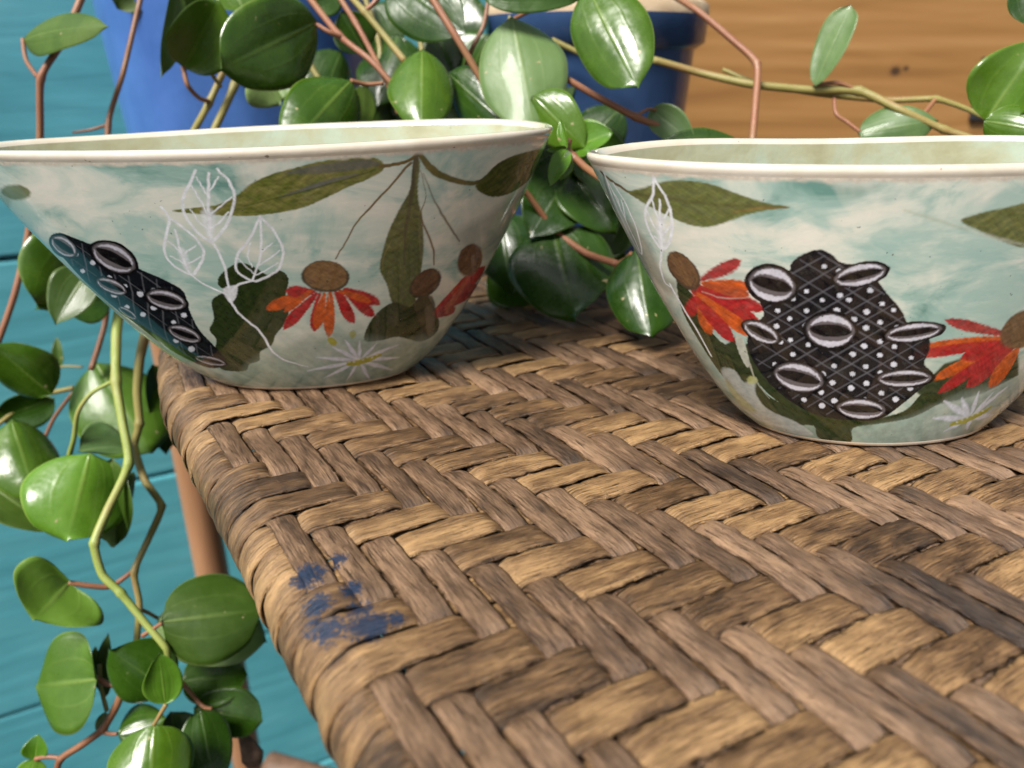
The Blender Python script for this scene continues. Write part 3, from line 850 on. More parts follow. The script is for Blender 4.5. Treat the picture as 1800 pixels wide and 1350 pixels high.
    for p in ([(333, 322), (352, 352), (366, 378)], [(334, 368), (350, 390), (368, 405)], [(408, 346), (388, 362), (368, 378)], [(402, 372), (388, 388), (370, 402)], [(345, 312), (356, 330), (366, 345)], [(384, 310), (376, 325), (367, 338)]): wl(p, 3.0)
    P.fill([(354, 372), (378, 372), (374, 420), (366, 420)], WHITE, 0.6, 3)
    wl([(283, 364), (297, 383), (292, 412), (289, 440), (300, 462), (335, 483), (352, 464), (358, 445), (348, 424), (325, 402), (297, 383)])
    wl([(308, 404), (317, 440), (332, 480)], 4.5)
    for p in ([(296, 424), (308, 434), (319, 446)], [(300, 450), (314, 458), (325, 464)], [(344, 432), (332, 440), (320, 448)], [(352, 452), (338, 460), (326, 466)]): wl(p, 3)
    P.fill([(312, 438), (326, 440), (336, 478), (326, 474)], WHITE, 0.6, 3)
    wl([(457, 381), (478, 402), (492, 425), (498, 444), (490, 472), (466, 488), (444, 494), (420, 480), (414, 462), (422, 440), (440, 418), (457, 381)])
    wl([(458, 384), (459, 425), (455, 460), (444, 492)], 4.5)
    for p in ([(440, 428), (436, 450), (444, 470)], [(420, 455), (432, 468), (446, 480)], [(492, 440), (476, 452), (456, 466)], [(488, 462), (470, 474), (450, 484)], [(478, 428), (468, 436), (458, 446)]): wl(p, 3)
    wl([(373, 424), (386, 446), (395, 470), (402, 505), (402, 516)], 5); wl([(335, 483), (360, 500), (392, 515), (402, 520)], 4.5); wl([(444, 494), (420, 500), (408, 510), (402, 520)], 5)
    P.fill([(392, 508), (416, 502), (414, 524), (404, 532)], WHITE, 0.9, 1.6)
    P.line([(402, 522), (416, 546), (432, 562), (452, 578), (466, 596), (476, 614), (498, 632), (541, 645)], [7, 6, 6, 6, 7, 7, 5, 2], WHITE, 0.96, 1.0)
    # patterned black seed pod wrapping round the left flank
    pod = [(88, 418), (104, 409), (130, 418), (160, 430), (205, 446), (240, 470), (285, 490), (322, 512), (332, 542), (350, 580), (378, 610), (398, 634), (392, 645), (366, 646), (330, 632), (292, 610), (250, 578), (200, 540), (150, 495), (110, 452), (92, 434)]
    P.fill(pod, BLACK, 0.98, 1.3, True, (0.010, 0.013, 0.017), 0.6)
    P.fill([(118, 440), (160, 450), (200, 500), (230, 540), (200, 530), (150, 486)], (0.014, 0.032, 0.042), 0.45, 8)
    pod_pattern(P, pod, (35, 78), 23, 5.2, 5)
    for f in ((112, 433, 27, 17, 35), (200, 453, 44, 25, 27), (196, 503, 30, 13, 22), (292, 527, 38, 18, 14), (324, 587, 32, 14, 20), (370, 634, 30, 8, 12), (224, 550, 20, 7, 32)): P.follicle(*f)

def paint_right(P):
    P.line([(1056, 302), (1072, 316), (1090, 328), (1112, 342)], [5, 6, 6, 5], (0.13, 0.10, 0.045), 0.95, 1.2)
    P.fill([(1105, 337), (1130, 331), (1170, 319), (1215, 317), (1255, 325), (1300, 342), (1345, 356), (1388, 364), (1350, 370), (1310, 378), (1280, 390), (1245, 399), (1210, 394), (1175, 380), (1145, 364), (1120, 350)], (0.155, 0.180, 0.050), 0.92, 1.8, True, (0.135, 0.145, 0.045), 0.25)
    P.line([(1110, 340), (1180, 350), (1260, 360), (1380, 365)], [5, 5, 4, 2], (0.10, 0.10, 0.035), 0.7, 2.5)
    P.line([(1290, 372), (1340, 366), (1386, 364)], [2, 4, 1], (0.30, 0.16, 0.05), 0.6, 2)
    P.line([(1590, 370), (1640, 385), (1700, 405)], [1, 3, 1], (0.30, 0.32, 0.18), 0.4, 4)
    P.fill([(1688, 389), (1715, 376), (1760, 366), (1830, 358), (1850, 420), (1800, 434), (1760, 424), (1720, 405)], (0.20, 0.20, 0.06), 0.9, 2.2, True, (0.12, 0.13, 0.04), -0.2)
    P.line([(1690, 398), (1740, 416), (1800, 430)], [2, 6, 3], (0.60, 0.62, 0.52), 0.6, 3)
    # grey branch shadow and dark leaf mass low down
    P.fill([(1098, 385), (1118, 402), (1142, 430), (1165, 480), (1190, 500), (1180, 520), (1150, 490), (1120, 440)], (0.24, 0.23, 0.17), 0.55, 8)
    P.fill([(1190, 490), (1212, 512), (1228, 535), (1245, 575), (1275, 605), (1300, 590), (1318, 640), (1345, 690), (1390, 716), (1450, 735), (1520, 738), (1590, 722), (1625, 690), (1660, 700), (1640, 716), (1600, 735), (1545, 745), (1500, 752), (1495, 778), (1442, 776), (1430, 748), (1385, 748), (1345, 738), (1312, 712), (1284, 678), (1258, 645), (1230, 602), (1200, 548)], DKG, 0.96, 1.8, True, DKG2, 0.8)
    P.fill([(1306, 612), (1322, 655), (1350, 692), (1395, 722), (1450, 742), (1520, 746), (1500, 690), (1400, 640), (1345, 600)], DKG, 0.96, 1.8, True, DKG2, 0.8)
    P.fill([(1610, 690), (1660, 640), (1720, 620), (1790, 625), (1790, 660), (1730, 690), (1680, 705), (1640, 712)], DKG, 0.9, 3, False, DKG2, 0.4)
    P.fill([(1292, 590), (1304, 592), (1312, 612), (1318, 640), (1312, 645), (1298, 618)], (0.55, 0.56, 0.48), 0.95, 1.4)
    P.line([(1318, 640), (1330, 672), (1352, 700)], [5, 3, 2], (0.50, 0.50, 0.40), 0.8, 1.4)
    P.fill([(1268, 650), (1290, 650), (1308, 672), (1330, 664), (1328, 690), (1350, 720), (1400, 742), (1430, 765), (1380, 758), (1320, 730), (1285, 690)], (0.56, 0.60, 0.58), 0.8, 3)
    P.fill([(1276, 665), (1296, 690), (1330, 722), (1310, 720), (1284, 690)], YEL, 0.5, 5); P.ell(1322, 668, 9, 7, 0, (0.5, 0.52, 0.2), alpha=0.8, soft=2)
    # daisy bottom right
    P.fill([(1500, 760), (1600, 735), (1700, 690), (1790, 670), (1760, 715), (1690, 765), (1560, 782)], (0.33, 0.40, 0.34), 0.6, 14)
    for ex, ey in ((1640, 735), (1660, 705), (1690, 700), (1720, 690), (1745, 690), (1770, 680), (1745, 730), (1700, 755), (1660, 758)):
        P.line([(1705, 735), ((1705 + ex) / 2, (735 + ey) / 2), (ex, ey)], [4, 15, 3], LAV, 0.85, 2.5)
    P.line([(1672, 746), (1700, 738), (1726, 726), (1742, 716)], [10, 18, 15, 8], YEL, 0.95, 1.8)
    for k in range(6): P.ell(1682 + 9 * k, 742 - 4 * k, 2.2, 1.6, 0, (0.75, 0.75, 0.50), soft=0.8, wob=0.1)
    # cone flower on the left flank
    P.petals([(1228, 500), (1232, 492), (1234, 498), (1232, 506), (1230, 512), (1228, 518), (1224, 520), (1220, 522), (1218, 524)],
             [(1225, 520), (1302, 458), (1322, 506), (1345, 545), (1345, 578), (1325, 592), (1250, 588), (1290, 600), (1212, 556)],
             [RED, (0.48, 0.05, 0.05), ORANGE, RED, RED, ORANGE, ORANGE, RED, RED], 24)
    P.petals([(1235, 512), (1238, 500)], [(1330, 560), (1318, 520)], [RED, (0.55, 0.10, 0.03)], 18)
    P.line([(1234, 512), (1270, 524), (1315, 524)], [2, 3, 1], (0.62, 0.45, 0.38), 0.7, 1.4)
    P.ell(1202, 476, 40, 21, 52, (0.08, 0.05, 0.03), alpha=0.95, soft=1.8); P.ell(1201, 474, 36, 18, 52, BROWN, soft=2.0, c2=BROWN2, ang=0.9)
    P.line([(1222, 490), (1216, 508), (1222, 512), (1230, 490)], [2, 2], (0.06, 0.035, 0.02), 0.7, 1.2)
    # white leaf outlines
    def wl(p, w_=4.6): P.line(p, [w_ * .8, w_, w_ * .8], WHITE, 0.96, 1.0)
    wl([(1147, 306), (1148, 340), (1134, 372), (1140, 402), (1163, 438), (1178, 420), (1181, 388), (1172, 350), (1156, 325), (1150, 312)])
    wl([(1160, 350), (1160, 390), (1163, 440), (1161, 470), (1168, 495), (1180, 506)], 4)
    for p in ([(1146, 352), (1152, 372), (1161, 392)], [(1138, 372), (1148, 395), (1162, 412)], [(1176, 368), (1168, 382), (1161, 392)], [(1180, 395), (1172, 405), (1163, 414)], [(1150, 415), (1158, 422), (1163, 430)]): wl(p, 3)
    P.fill([(1154, 385), (1168, 385), (1170, 432), (1158, 432)], WHITE, 0.6, 3)
    wl([(1062, 304), (1076, 345), (1100, 400), (1127, 447), (1122, 412), (1104, 366), (1078, 322)], 3)
    wl([(1068, 318), (1090, 365), (1124, 440)], 2.5); wl([(1178, 500), (1200, 540), (1228, 585), (1250, 625)], 5)
    for p in ([(1078, 338), (1086, 350), (1092, 372)], [(1092, 352), (1096, 366), (1100, 388)]): wl(p, 2.5)
    P.line([(1058, 300), (1070, 340), (1095, 400), (1140, 490), (1190, 570)], [3, 6, 4, 5, 2], (0.06, 0.055, 0.045), 0.6, 3)
    # right hand flower
    P.petals([(1775, 590), (1772, 594), (1770, 600), (1768, 604), (1772, 606)], [(1662, 563), (1618, 612), (1600, 626), (1640, 668), (1650, 690)], [(0.45, 0.05, 0.05), ORANGE, RED, ORANGE, RED], 20)
    P.petals([(1780, 610), (1790, 612), (1778, 606)], [(1700, 680), (1740, 680), (1690, 630)], [RED, ORANGE, RED], 24)
    P.ell(1800, 578, 46, 30, -32, (0.13, 0.08, 0.04), alpha=0.95, soft=3, c2=(0.19, 0.11, 0.05))
    # patterned black seed pod
    pod = [(1346, 470), (1385, 478), (1392, 462), (1412, 447), (1440, 439), (1462, 448), (1480, 462), (1530, 470), (1545, 498), (1562, 520), (1584, 545), (1598, 572), (1630, 590), (1634, 615), (1624, 640), (1640, 660), (1612, 690), (1575, 718), (1548, 734), (1500, 739), (1445, 732), (1400, 712), (1360, 682), (1328, 642), (1314, 605), (1320, 575), (1342, 555), (1335, 530), (1330, 500)]
    P.fill(pod, BLACK, 0.98, 1.3, True, (0.011, 0.010, 0.013), 0.5)
    pod_pattern(P, pod, (-30, 32), 27, 5.2, 9)
    for f in ((1357, 500, 45, 33, 14), (1512, 483, 50, 20, -12), (1460, 581, 46, 33, 4), (1606, 584, 54, 17, -8), (1404, 663, 48, 27, 14), (1590, 665, 51, 16, -2), (1514, 719, 46, 19, 4), (1338, 584, 36, 17, 26)): P.follicle(*f, shine=(0.70, 0.69, 0.78))

def build_bowl(par, seed, label, painter):
    B = Bowl(par, seed)
    t = empty('ceramic_bowl', label=label, cat='bowl', group='hand painted bowls')
    NR, NF, NB = 300, 860, 160
    # angles: the near half (towards the viewer) is finer
    a = np.concatenate([np.linspace(math.pi * 0.94, math.pi * 2.06, NF, endpoint=False), np.linspace(math.pi * 2.06, math.pi * 2.94, NB, endpoint=False)]) - par[2]
    tt = np.linspace(0.020, 0.965, NR)
    PH_, TT = np.meshgrid(a, tt)
    pos = B.pt(PH_, TT)
    mid = B.pt(a, np.full_like(a, 0.6))
    du = np.linalg.norm(np.diff(mid, axis=0, append=mid[:1]), axis=1)
    U = np.tile(np.concatenate([[0], np.cumsum(du)[:-1]]), (NR, 1))
    col = pos[:, NF // 2]
    dv = np.linalg.norm(np.diff(col, axis=0, prepend=col[:1]), axis=1)
    Vv = np.tile(np.cumsum(dv)[:, None], (1, U.shape[1]))
    P = Painter(pos, U, Vv)
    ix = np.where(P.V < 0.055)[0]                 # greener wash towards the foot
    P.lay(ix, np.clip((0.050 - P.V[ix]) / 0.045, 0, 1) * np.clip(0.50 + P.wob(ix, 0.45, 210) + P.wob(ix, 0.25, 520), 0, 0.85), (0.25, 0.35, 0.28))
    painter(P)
    ix = np.where(P.V > P.V.max() - 0.006)[0]      # the cream of the rim fades into the wash
    P.lay(ix, np.clip((P.V[ix] - P.V.max() + 0.0016) / 0.0012 + P.wob(ix, 0.35, 900) + P.wob(ix, 0.25, 330), 0, 1), (0.70, 0.63, 0.53))
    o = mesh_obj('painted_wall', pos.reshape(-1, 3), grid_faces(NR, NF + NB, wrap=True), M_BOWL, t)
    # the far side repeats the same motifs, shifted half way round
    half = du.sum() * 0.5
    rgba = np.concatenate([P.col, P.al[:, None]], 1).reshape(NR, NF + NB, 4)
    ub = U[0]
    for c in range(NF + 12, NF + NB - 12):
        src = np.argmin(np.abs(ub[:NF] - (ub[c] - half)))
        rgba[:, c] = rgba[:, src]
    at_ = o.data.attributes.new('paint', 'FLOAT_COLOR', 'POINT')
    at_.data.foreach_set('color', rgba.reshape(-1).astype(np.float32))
    # rim: rounded lip from the outer wall over to the inside
    na = 300
    a2 = np.linspace(0, 2 * math.pi, na, endpoint=False)
    th = 0.0044
    prof = [(0.965, 0.0), (0.972, -0.0001), (0.98, -0.0002), (0.990, 0.0001), (0.996, 0.0006), (1.0, 0.0013), (1.0015, 0.0022), (1.0, 0.0031), (0.995, 0.0038), (0.988, 0.0043), (0.982, 0.0045)]
    V = np.stack([B.pt(a2, np.full(na, q[0]), q[1]) for q in prof])
    mesh_obj('rim', V.reshape(-1, 3), grid_faces(len(prof), na, wrap=True), M_RIM, t)
    ti = np.linspace(0.982, 0.07, 40)
    V = [B.pt(a2, np.full(na, q), 0.0045) for q in ti]
    cen = V[-1].mean(0)
    for s in (0.66, 0.33, 0.02): V.append(cen + (V[len(ti) - 1] - cen) * s - np.array([0, 0, 0.0012]))
    V = np.stack(V)
    mesh_obj('inner_wall', V.reshape(-1, 3), grid_faces(len(V), na, wrap=True), M_INNER, t)
    V = [B.pt(a2, np.full(na, 0.020)), B.pt(a2, np.full(na, 0.008), -0.0003), B.pt(a2, np.full(na, 0.0), 0.0006)]
    cen = V[-1].mean(0)
    for s in (0.5, 0.02): V.append(cen + (V[2] - cen) * s)
    V = np.stack(V[::-1])
    mesh_obj('foot', V.reshape(-1, 3), grid_faces(len(V), na, wrap=True), M_FOOT, t)
    return t
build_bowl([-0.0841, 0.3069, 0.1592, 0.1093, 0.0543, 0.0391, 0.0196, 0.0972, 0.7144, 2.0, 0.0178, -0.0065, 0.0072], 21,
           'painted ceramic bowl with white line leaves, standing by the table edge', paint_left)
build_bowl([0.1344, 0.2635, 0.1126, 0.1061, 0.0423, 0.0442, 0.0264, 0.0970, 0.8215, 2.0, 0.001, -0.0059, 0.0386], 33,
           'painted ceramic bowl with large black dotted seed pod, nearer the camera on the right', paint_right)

# ------------------------------------------------------------------ trailing plants
def leaf(parent, bx, by, tx, ty, wpx, zb, zt=None, roll=0, kind='mid', flip=False, cup=0.10, bend=0.10, shape=(0.58, 0.84), thick=0.0007):
    """one leaf blade: base and tip at photo pixels and depths, width in pixels, rolled about its midrib"""
    zt = zb if zt is None else zt
    Bp, Tp = at(bx, by, zb), at(tx, ty, zt)
    L = np.linalg.norm(Tp - Bp); ex = (Tp - Bp) / L
    mid = (Bp + Tp) / 2
    vd = mid - C0; zm = (zb + zt) / 2
    n0 = -vd + ex * np.dot(vd, ex); n0 /= np.linalg.norm(n0)
    ey = np.cross(n0, ex)
    cr, sr = math.cos(R(roll)), math.sin(R(roll))
    nn = n0 * cr + ey * sr
    ey = np.cross(nn, ex)
    if flip: nn, ey = -nn, -ey
    Wd = wpx * zm / FPX / max(0.25, cr)
    ns, ncx = 25, 15
    s = np.linspace(0, 1, ns); c = np.linspace(-1, 1, ncx)
    rr0 = 0.4 + 0.6 * np.random.default_rng(int(abs(tx * 17 + ty * 3)) % 9973).random()
    pr = np.clip(s, 0, 1) ** shape[0] * np.clip(1 - s, 0, 1) ** shape[1]
    pr = pr / pr.max()
    pr = pr * (1 - 0.55 * np.clip((s - 0.88) / 0.12, 0, 1) ** 1.2 * rr0)
    pr = np.maximum(pr, 0.0)
    rr = np.random.default_rng(int(abs(bx * 31 + by * 7 + tx)) % 99991)
    ph1, ph2 = rr.random(2) * 6.28
    cup = cup * (0.7 + 0.6 * rr.random())
    S_, C_ = np.meshgrid(s, c, indexing='ij')
    PR = np.tile(pr[:, None], (1, ncx))
    edge = 1 + 0.02 * np.sin(S_ * 9 + ph1) * np.abs(C_) * np.sign(C_)
    X = S_ * L + 0.05 * L * (np.abs(C_) ** 2) * (0.5 - S_) * 0.5
    Y = C_ * PR * Wd * 0.5 * edge
    Z = cup * Wd * (C_ ** 2) * PR - bend * L * ((S_ - 0.45) ** 2) * 1.6 + 0.030 * Wd * np.sin(S_ * 6 + ph1) * C_ + 0.022 * Wd * np.sin(S_ * 9 + ph2) * (C_ ** 2) + 0.05 * Wd * np.sin(ph2) * C_ * S_
    fold = (0.06 + 0.12 * rr.random()) * (1 if rr.random() < 0.7 else -1) * (-1 if cup < 0 else 1)
    Z += fold * Wd * (np.sqrt(C_ ** 2 + 0.02) - 0.14) * PR * (1 - 0.5 * S_)
    Z -= 0.00045 * np.exp(-(C_ / 0.10) ** 2) * np.clip(1 - S_, 0, 1)
    for vc in (0.46, -0.46): Z -= 0.0002 * np.exp(-((C_ - vc) / 0.08) ** 2) * np.clip(1 - S_, 0, 1)
    Z += bend * L * (0.45 ** 2) * 1.6 * (1 - S_) + bend * L * (0.55 ** 2) * 1.6 * S_
    top = Bp + X[..., None] * ex + Y[..., None] * ey + Z[..., None] * nn
    bot = top - nn * (thick * (1 - np.abs(C_) ** 4) * np.minimum(1, PR * 3) + 0.00004)[..., None]
    V = np.concatenate([top.reshape(-1, 3), bot.reshape(-1, 3)])
    uv = np.stack([S_, C_], -1).reshape(-1, 2); uv = np.concatenate([uv, uv])
    F1 = grid_faces(ns, ncx); F2 = grid_faces(ns, ncx, flip=True) + ns * ncx
    n_ = ns * ncx
    rim = []
    for k in range(ns - 1):
        rim.append([k * ncx, (k + 1) * ncx, (k + 1) * ncx + n_, k * ncx + n_])
        rim.append([k * ncx + ncx - 1, k * ncx + ncx - 1 + n_, (k + 1) * ncx + ncx - 1 + n_, (k + 1) * ncx + ncx - 1])
    F = np.concatenate([F1, F2, np.array(rim)])
    fm = np.concatenate([np.zeros(len(F1)), np.ones(len(F2)), np.zeros(len(rim))])
    # keep the shading normals consistent with nn
    return mesh_obj('leaf', V, F, [LEAF[kind], M_LEAF_BACK], parent, uv=uv, fmat=fm)

def stem(parent, pts, wpx, kind, name='stem', nodes=None):
    """stem through (u, v, depth) points; width in photo pixels"""
    P = [at(*p) for p in pts]
    zs = [p[2] for p in pts]
    if not hasattr(wpx, '__len__'): wpx = [wpx] * len(pts)
    wpx = np.interp(np.linspace(0, 1, len(pts)), np.linspace(0, 1, len(wpx)), wpx)
    rad = [0.5 * w_ * z / FPX for w_, z in zip(wpx, zs)]
    return tube(name, P, rad, STEM[kind], parent, n=8, nodes=nodes, ten=0.62 if name == 'stem' else 0.9)

hang = empty('trailing_plant', label='leafy green vine hanging beside the table leg against the turquoise wall', cat='plant')
h = hang
# stems
stem(h, [(150, -20, .40), (112, 70, .40), (72, 137, .40), (70, 245, .41), (50, 410, .42), (25, 520, .42), (-12, 625, .42)], [13, 12, 12, 11, 11], 'red', nodes=[2])
stem(h, [(250, -15, .42), (216, 130, .42), (190, 222, .42), (195, 400, .42), (186, 560, .43), (160, 650, .42)], [9, 9, 10], 'brown', nodes=[2])
stem(h, [(190, 219, .42), (160, 228, .42), (128, 233, .42)], [6, 4], 'brown', 'side_shoot')
stem(h, [(215, 520, .40), (205, 580, .39), (204, 670, .38), (215, 740, .375), (226, 815, .37), (190, 895, .365), (166, 955, .36), (180, 1010, .36), (212, 1042, .36), (255, 1095, .36), (292, 1140, .36), (298, 1175, .365)], [19, 16, 15, 16, 14, 13, 11], 'green', nodes=[2, 4, 6, 8])
stem(h, [(262, 560, .42), (246, 630, .41), (241, 690, .41), (245, 745, .41), (236, 785, .41), (255, 845, .40), (284, 890, .40), (262, 945, .39), (236, 1005, .385), (245, 1060, .385), (240, 1130, .385)], [18, 14, 13, 12, 11], 'olive', nodes=[3, 6, 8])
stem(h, [(196, 671, .38), (160, 692, .38), (137, 725, .38), (130, 770, .385), (122, 800, .39)], [7, 8, 10], 'green', 'petiole')
stem(h, [(232, 1005, .385), (196, 1030, .38), (160, 1030, .375), (120, 1024, .37)], [8, 10, 9], 'red', 'petiole')
stem(h, [(250, 1118, .36), (268, 1106, .36), (285, 1095, .36)], [8, 6], 'red', 'petiole')
stem(h, [(245, 1070, .385), (262, 1078, .39), (276, 1086, .395)], [7, 6], 'brown', 'petiole')
stem(h, [(224, 1190, .37), (205, 1240, .37), (180, 1282, .37), (140, 1312, .37), (106, 1335, .37), (95, 1375, .37)], [14, 13, 12, 11], 'brown', nodes=[2, 4])
stem(h, [(214, 1206, .37), (192, 1203, .37), (168, 1192, .37)], [9, 11], 'red', 'petiole')
stem(h, [(180, 1287, .37), (196, 1290, .37), (206, 1290, .37)], [8, 6], 'red', 'petiole')
stem(h, [(106, 1332, .37), (82, 1330, .37), (62, 1334, .37)], [7, 8], 'red', 'petiole')
stem(h, [(292, 1238, .35), (280, 1258, .35), (270, 1275, .35)], [8, 6], 'olive', 'petiole')
stem(h, [(-10, 752, .43), (40, 712, .43), (85, 692, .43), (130, 682, .43)], [8, 9], 'olive')
stem(h, [(70, 790, .43), (95, 735, .43), (128, 690, .43)], [7, 6], 'brown')
stem(h, [(40, 68, .40), (46, 105, .40), (66, 136, .40)], [8, 8], 'red', 'petiole')
stem(h, [(145, 645, .46), (108, 645, .46), (95, 665, .46)], [4, 4], 'olive', 'side_shoot')
stem(h, [(320, 1200, .39), (355, 1240, .39), (372, 1246, .385)], [8, 6], 'brown', 'petiole')
stem(h, [(175, 1168, .375), (178, 1210, .375), (188, 1250, .375)], [7, 8], 'olive', 'side_shoot')
# leaves
leaf(h, 40, 70, 192, 46, 62, .40, .37, 40, 'olive', cup=-.05)
leaf(h, 235, -20, 205, 16, 60, .44, None, 0, 'olive')
leaf(h, 155, 425, 62, 545, 150, .41, .39, 18, 'mid', cup=-.16)
leaf(h, 160, 470, 97, 572, 74, .385, .375, -25, 'olive', cup=.05)
leaf(h, 110, 545, 195, 530, 66, .40, .42, 30, 'dark', cup=-.05)
leaf(h, 92, 694, -12, 606, 92, .41, .39, 15, 'mid', cup=-.2)
leaf(h, 96, 700, -8, 735, 62, .43, None, 25, 'dark')
leaf(h, 168, 636, 268, 798, 165, .43, .42, 8, 'lit', cup=-.16, shape=(.55, .6))
leaf(h, 268, 640, 292, 800, 70, .44, .45, 40, 'olive')
leaf(h, 20, 738, 64, 880, 120, .40, .385, 10, 'mid', cup=-.18)
leaf(h, 0, 790, 20, 880, 60, .43, None, 0, 'dark')
leaf(h, 158, 796, 118, 952, 172, .37, .355, 6, 'bright', cup=-.10, shape=(.52, .55))
leaf(h, 138, 792, 226, 786, 58, .385, .40, 48, 'pale', cup=.2)
leaf(h, -20, 850, 100, 940, 96, .39, None, 20, 'olive')
leaf(h, 196, 806, 206, 958, 92, .375, .385, -40, 'olive', cup=.1)
leaf(h, 235, 830, 196, 962, 50, .385, .38, 55, 'pale', flip=True)
leaf(h, 122, 1024, 60, 1090, 172, .37, .35, 4, 'lit', cup=.05, shape=(.45, .6), bend=.05)
leaf(h, 172, 1194, 62, 1206, 170, .362, .372, 6, 'lit', cup=-.05, shape=(.45, .6), bend=.05)
leaf(h, 282, 1094, 462, 1072, 158, .36, .38, 8, 'olive', cup=-.10, shape=(.48, .52))
leaf(h, 276, 1086, 470, 1128, 120, .395, .40, 14, 'olive', flip=True, cup=.1, shape=(.5, .55))
leaf(h, 300, 1215, 190, 1140, 112, .37, .36, 12, 'dark', cup=-.12)
leaf(h, 291, 1238, 280, 1146, 66, .35, .345, 0, 'bright', cup=.14)
leaf(h, 318, 1198, 436, 1186, 98, .40, .41, 10, 'dark', shape=(.5, .55))
leaf(h, 272, 1272, 262, 1420, 142, .35, .335, 0, 'mid', cup=-.14, shape=(.55, .7))
leaf(h, 206, 1288, 292, 1262, 78, .37, .375, 18, 'mid', cup=-.1)
leaf(h, 352, 1246, 378, 1395, 86, .38, .37, 15, 'dark', cup=.08)
leaf(h, 340, 1245, 462, 1268, 82, .395, .40, 12, 'dark', shape=(.5, .5))
leaf(h, 300, 1250, 330, 1400, 90, .40, .40, 20, 'dark')
leaf(h, 62, 1336, 68, 1290, 40, .37, None, 20, 'bright', cup=.1); leaf(h, 62, 1334, 42, 1400, 50, .37, None, -10, 'bright')
leaf(h, 186, 1225, 190, 1112, 28, .385, None, 30, 'olive'); leaf(h, 176, 1290, 186, 1250, 24, .372, None, 20, 'olive'); leaf(h, 168, 1180, 168, 1135, 16, .385, None, 20, 'olive')
leaf(h, 106, 645, 100, 592, 18, .46, None, 20, 'olive')
# old cut end of a stem in front of the leg
tube('stem_stub', [at(425, 1290, .40), at(436, 1312, .40), at(444, 1330, .40), at(448, 1344, .40)], [0.0022, 0.0042, 0.0058, 0.0040], M_BARK, h, n=4, sides=10)

mid_p = empty('trailing_plant', label='glossy leafy plant spilling from the blue pots between and behind the bowls', cat='plant')
m_ = mid_p
stem(m_, [(448, -15, .42), (408, 90, .42), (368, 180, .42), (338, 235, .41)], [15, 13, 12, 12], 'olive', nodes=[2])
stem(m_, [(432, 60, .43), (412, 150, .42), (372, 238, .41)], [13, 13, 13], 'olive', nodes=[1])
stem(m_, [(322, 118, .40), (330, 150, .40), (350, 172, .41), (370, 179, .42)], [9, 8, 8], 'red', 'petiole')
stem(m_, [(362, 105, .41), (372, 130, .41), (388, 152, .42)], [7, 7], 'olive', 'petiole')
stem(m_, [(535, -15, .40), (596, 62, .39), (650, 105, .385), (690, 150, .385), (700, 200, .39)], [12, 11, 10, 9], 'red', nodes=[1])
stem(m_, [(590, -15, .41), (625, 40, .405), (655, 95, .40), (690, 165, .39)], [10, 10, 9], 'red', nodes=[1])
stem(m_, [(608, -15, .395), (640, 20, .39), (675, 62, .39), (712, 108, .385)], [11, 12, 12], 'olive', nodes=[1])
stem(m_, [(672, -12, .39), (655, 8, .39), (640, 20, .39)], [9, 8], 'red', 'petiole')
stem(m_, [(752, -15, .37), (800, 62, .37), (846, 140, .375), (870, 190, .38)], [13, 13, 12], 'red')
stem(m_, [(555, 42, .385), (578, 56, .385), (598, 64, .388)], [8, 8], 'red', 'petiole')
stem(m_, [(616, 142, .38), (645, 148, .385), (674, 146, .385)], [8, 7], 'red', 'petiole')
stem(m_, [(536, 95, .42), (552, 125, .42), (568, 150, .42)], [11, 11], 'olive')
stem(m_, [(860, -10, .40), (850, 45, .40), (830, 85, .40), (815, 130, .41)], [8, 8], 'brown')
stem(m_, [(970, 70, .42), (1030, 98, .42), (1090, 112, .42)], [10, 9], 'olive')
stem(m_, [(965, 5, .39), (930, 20, .385), (902, 34, .38)], [8, 7], 'brown', 'petiole')
stem(m_, [(880, 290, .37), (930, 345, .385), (975, 405, .395), (1030, 445, .385), (1085, 464, .37)], [10, 12, 13], 'red', nodes=[2])
stem(m_, [(1062, 318, .31), (1030, 295, .32), (1008, 275, .325), (996, 262, .325), (1000, 245, .325)], [13, 13, 14, 12], 'brown', nodes=[2])
stem(m_, [(1110, 445, .36), (1100, 455, .365), (1085, 464, .37)], [8, 8], 'brown', 'petiole')
leaf(m_, 312, -20, 282, 138, 42, .41, .40, 35, 'olive')
leaf(m_, 322, 120, 386, 0, 108, .40, .385, -14, 'mid', cup=.12, shape=(.5, .6))
leaf(m_, 364, 108, 398, 20, 60, .42, .41, -30, 'dark', cup=.1)
leaf(m_, 330, 30, 372, -20, 60, .42, None, 0, 'dark')
leaf(m_, 558, 38, 386, 122, 148, .385, .355, 8, 'mid', cup=-.14, shape=(.55, .6))
leaf(m_, 445, 130, 492, 186, 62, .39, .40, 30, 'olive', flip=True)
leaf(m_, 545, 10, 600, -30, 70, .41, None, 0, 'dark')
leaf(m_, 618, 140, 508, 262, 128, .38, .36, -6, 'mid', cup=-.16, shape=(.5, .6))
leaf(m_, 640, 150, 636, 240, 42, .40, None, 30, 'olive')
leaf(m_, 742, 86, 742, 236, 118, .375, .36, 4, 'mid', cup=-.16)
leaf(m_, 786, 128, 910, 238, 92, .385, .37, -12, 'dark', cup=-.1)
leaf(m_, 900, 28, 940, 232, 158, .37, .36, 3, 'pale', cup=-.06, shape=(.58, .66))
leaf(m_, 935, 168, 1030, 262, 90, .36, .355, -10, 'mid', cup=-.08)
leaf(m_, 690, -35, 820, 62, 128, .385, .37, 8, 'dark', cup=-.1)
leaf(m_, 845, -10, 1030, -6, 62, .36, None, 15, 'dark')
leaf(m_, 770, 60, 800, 140, 70, .41, None, 0, 'dark')
leaf(m_, 1032, -25, 1122, 156, 136, .35, .335, -4, 'mid', cup=-.14, shape=(.55, .58))
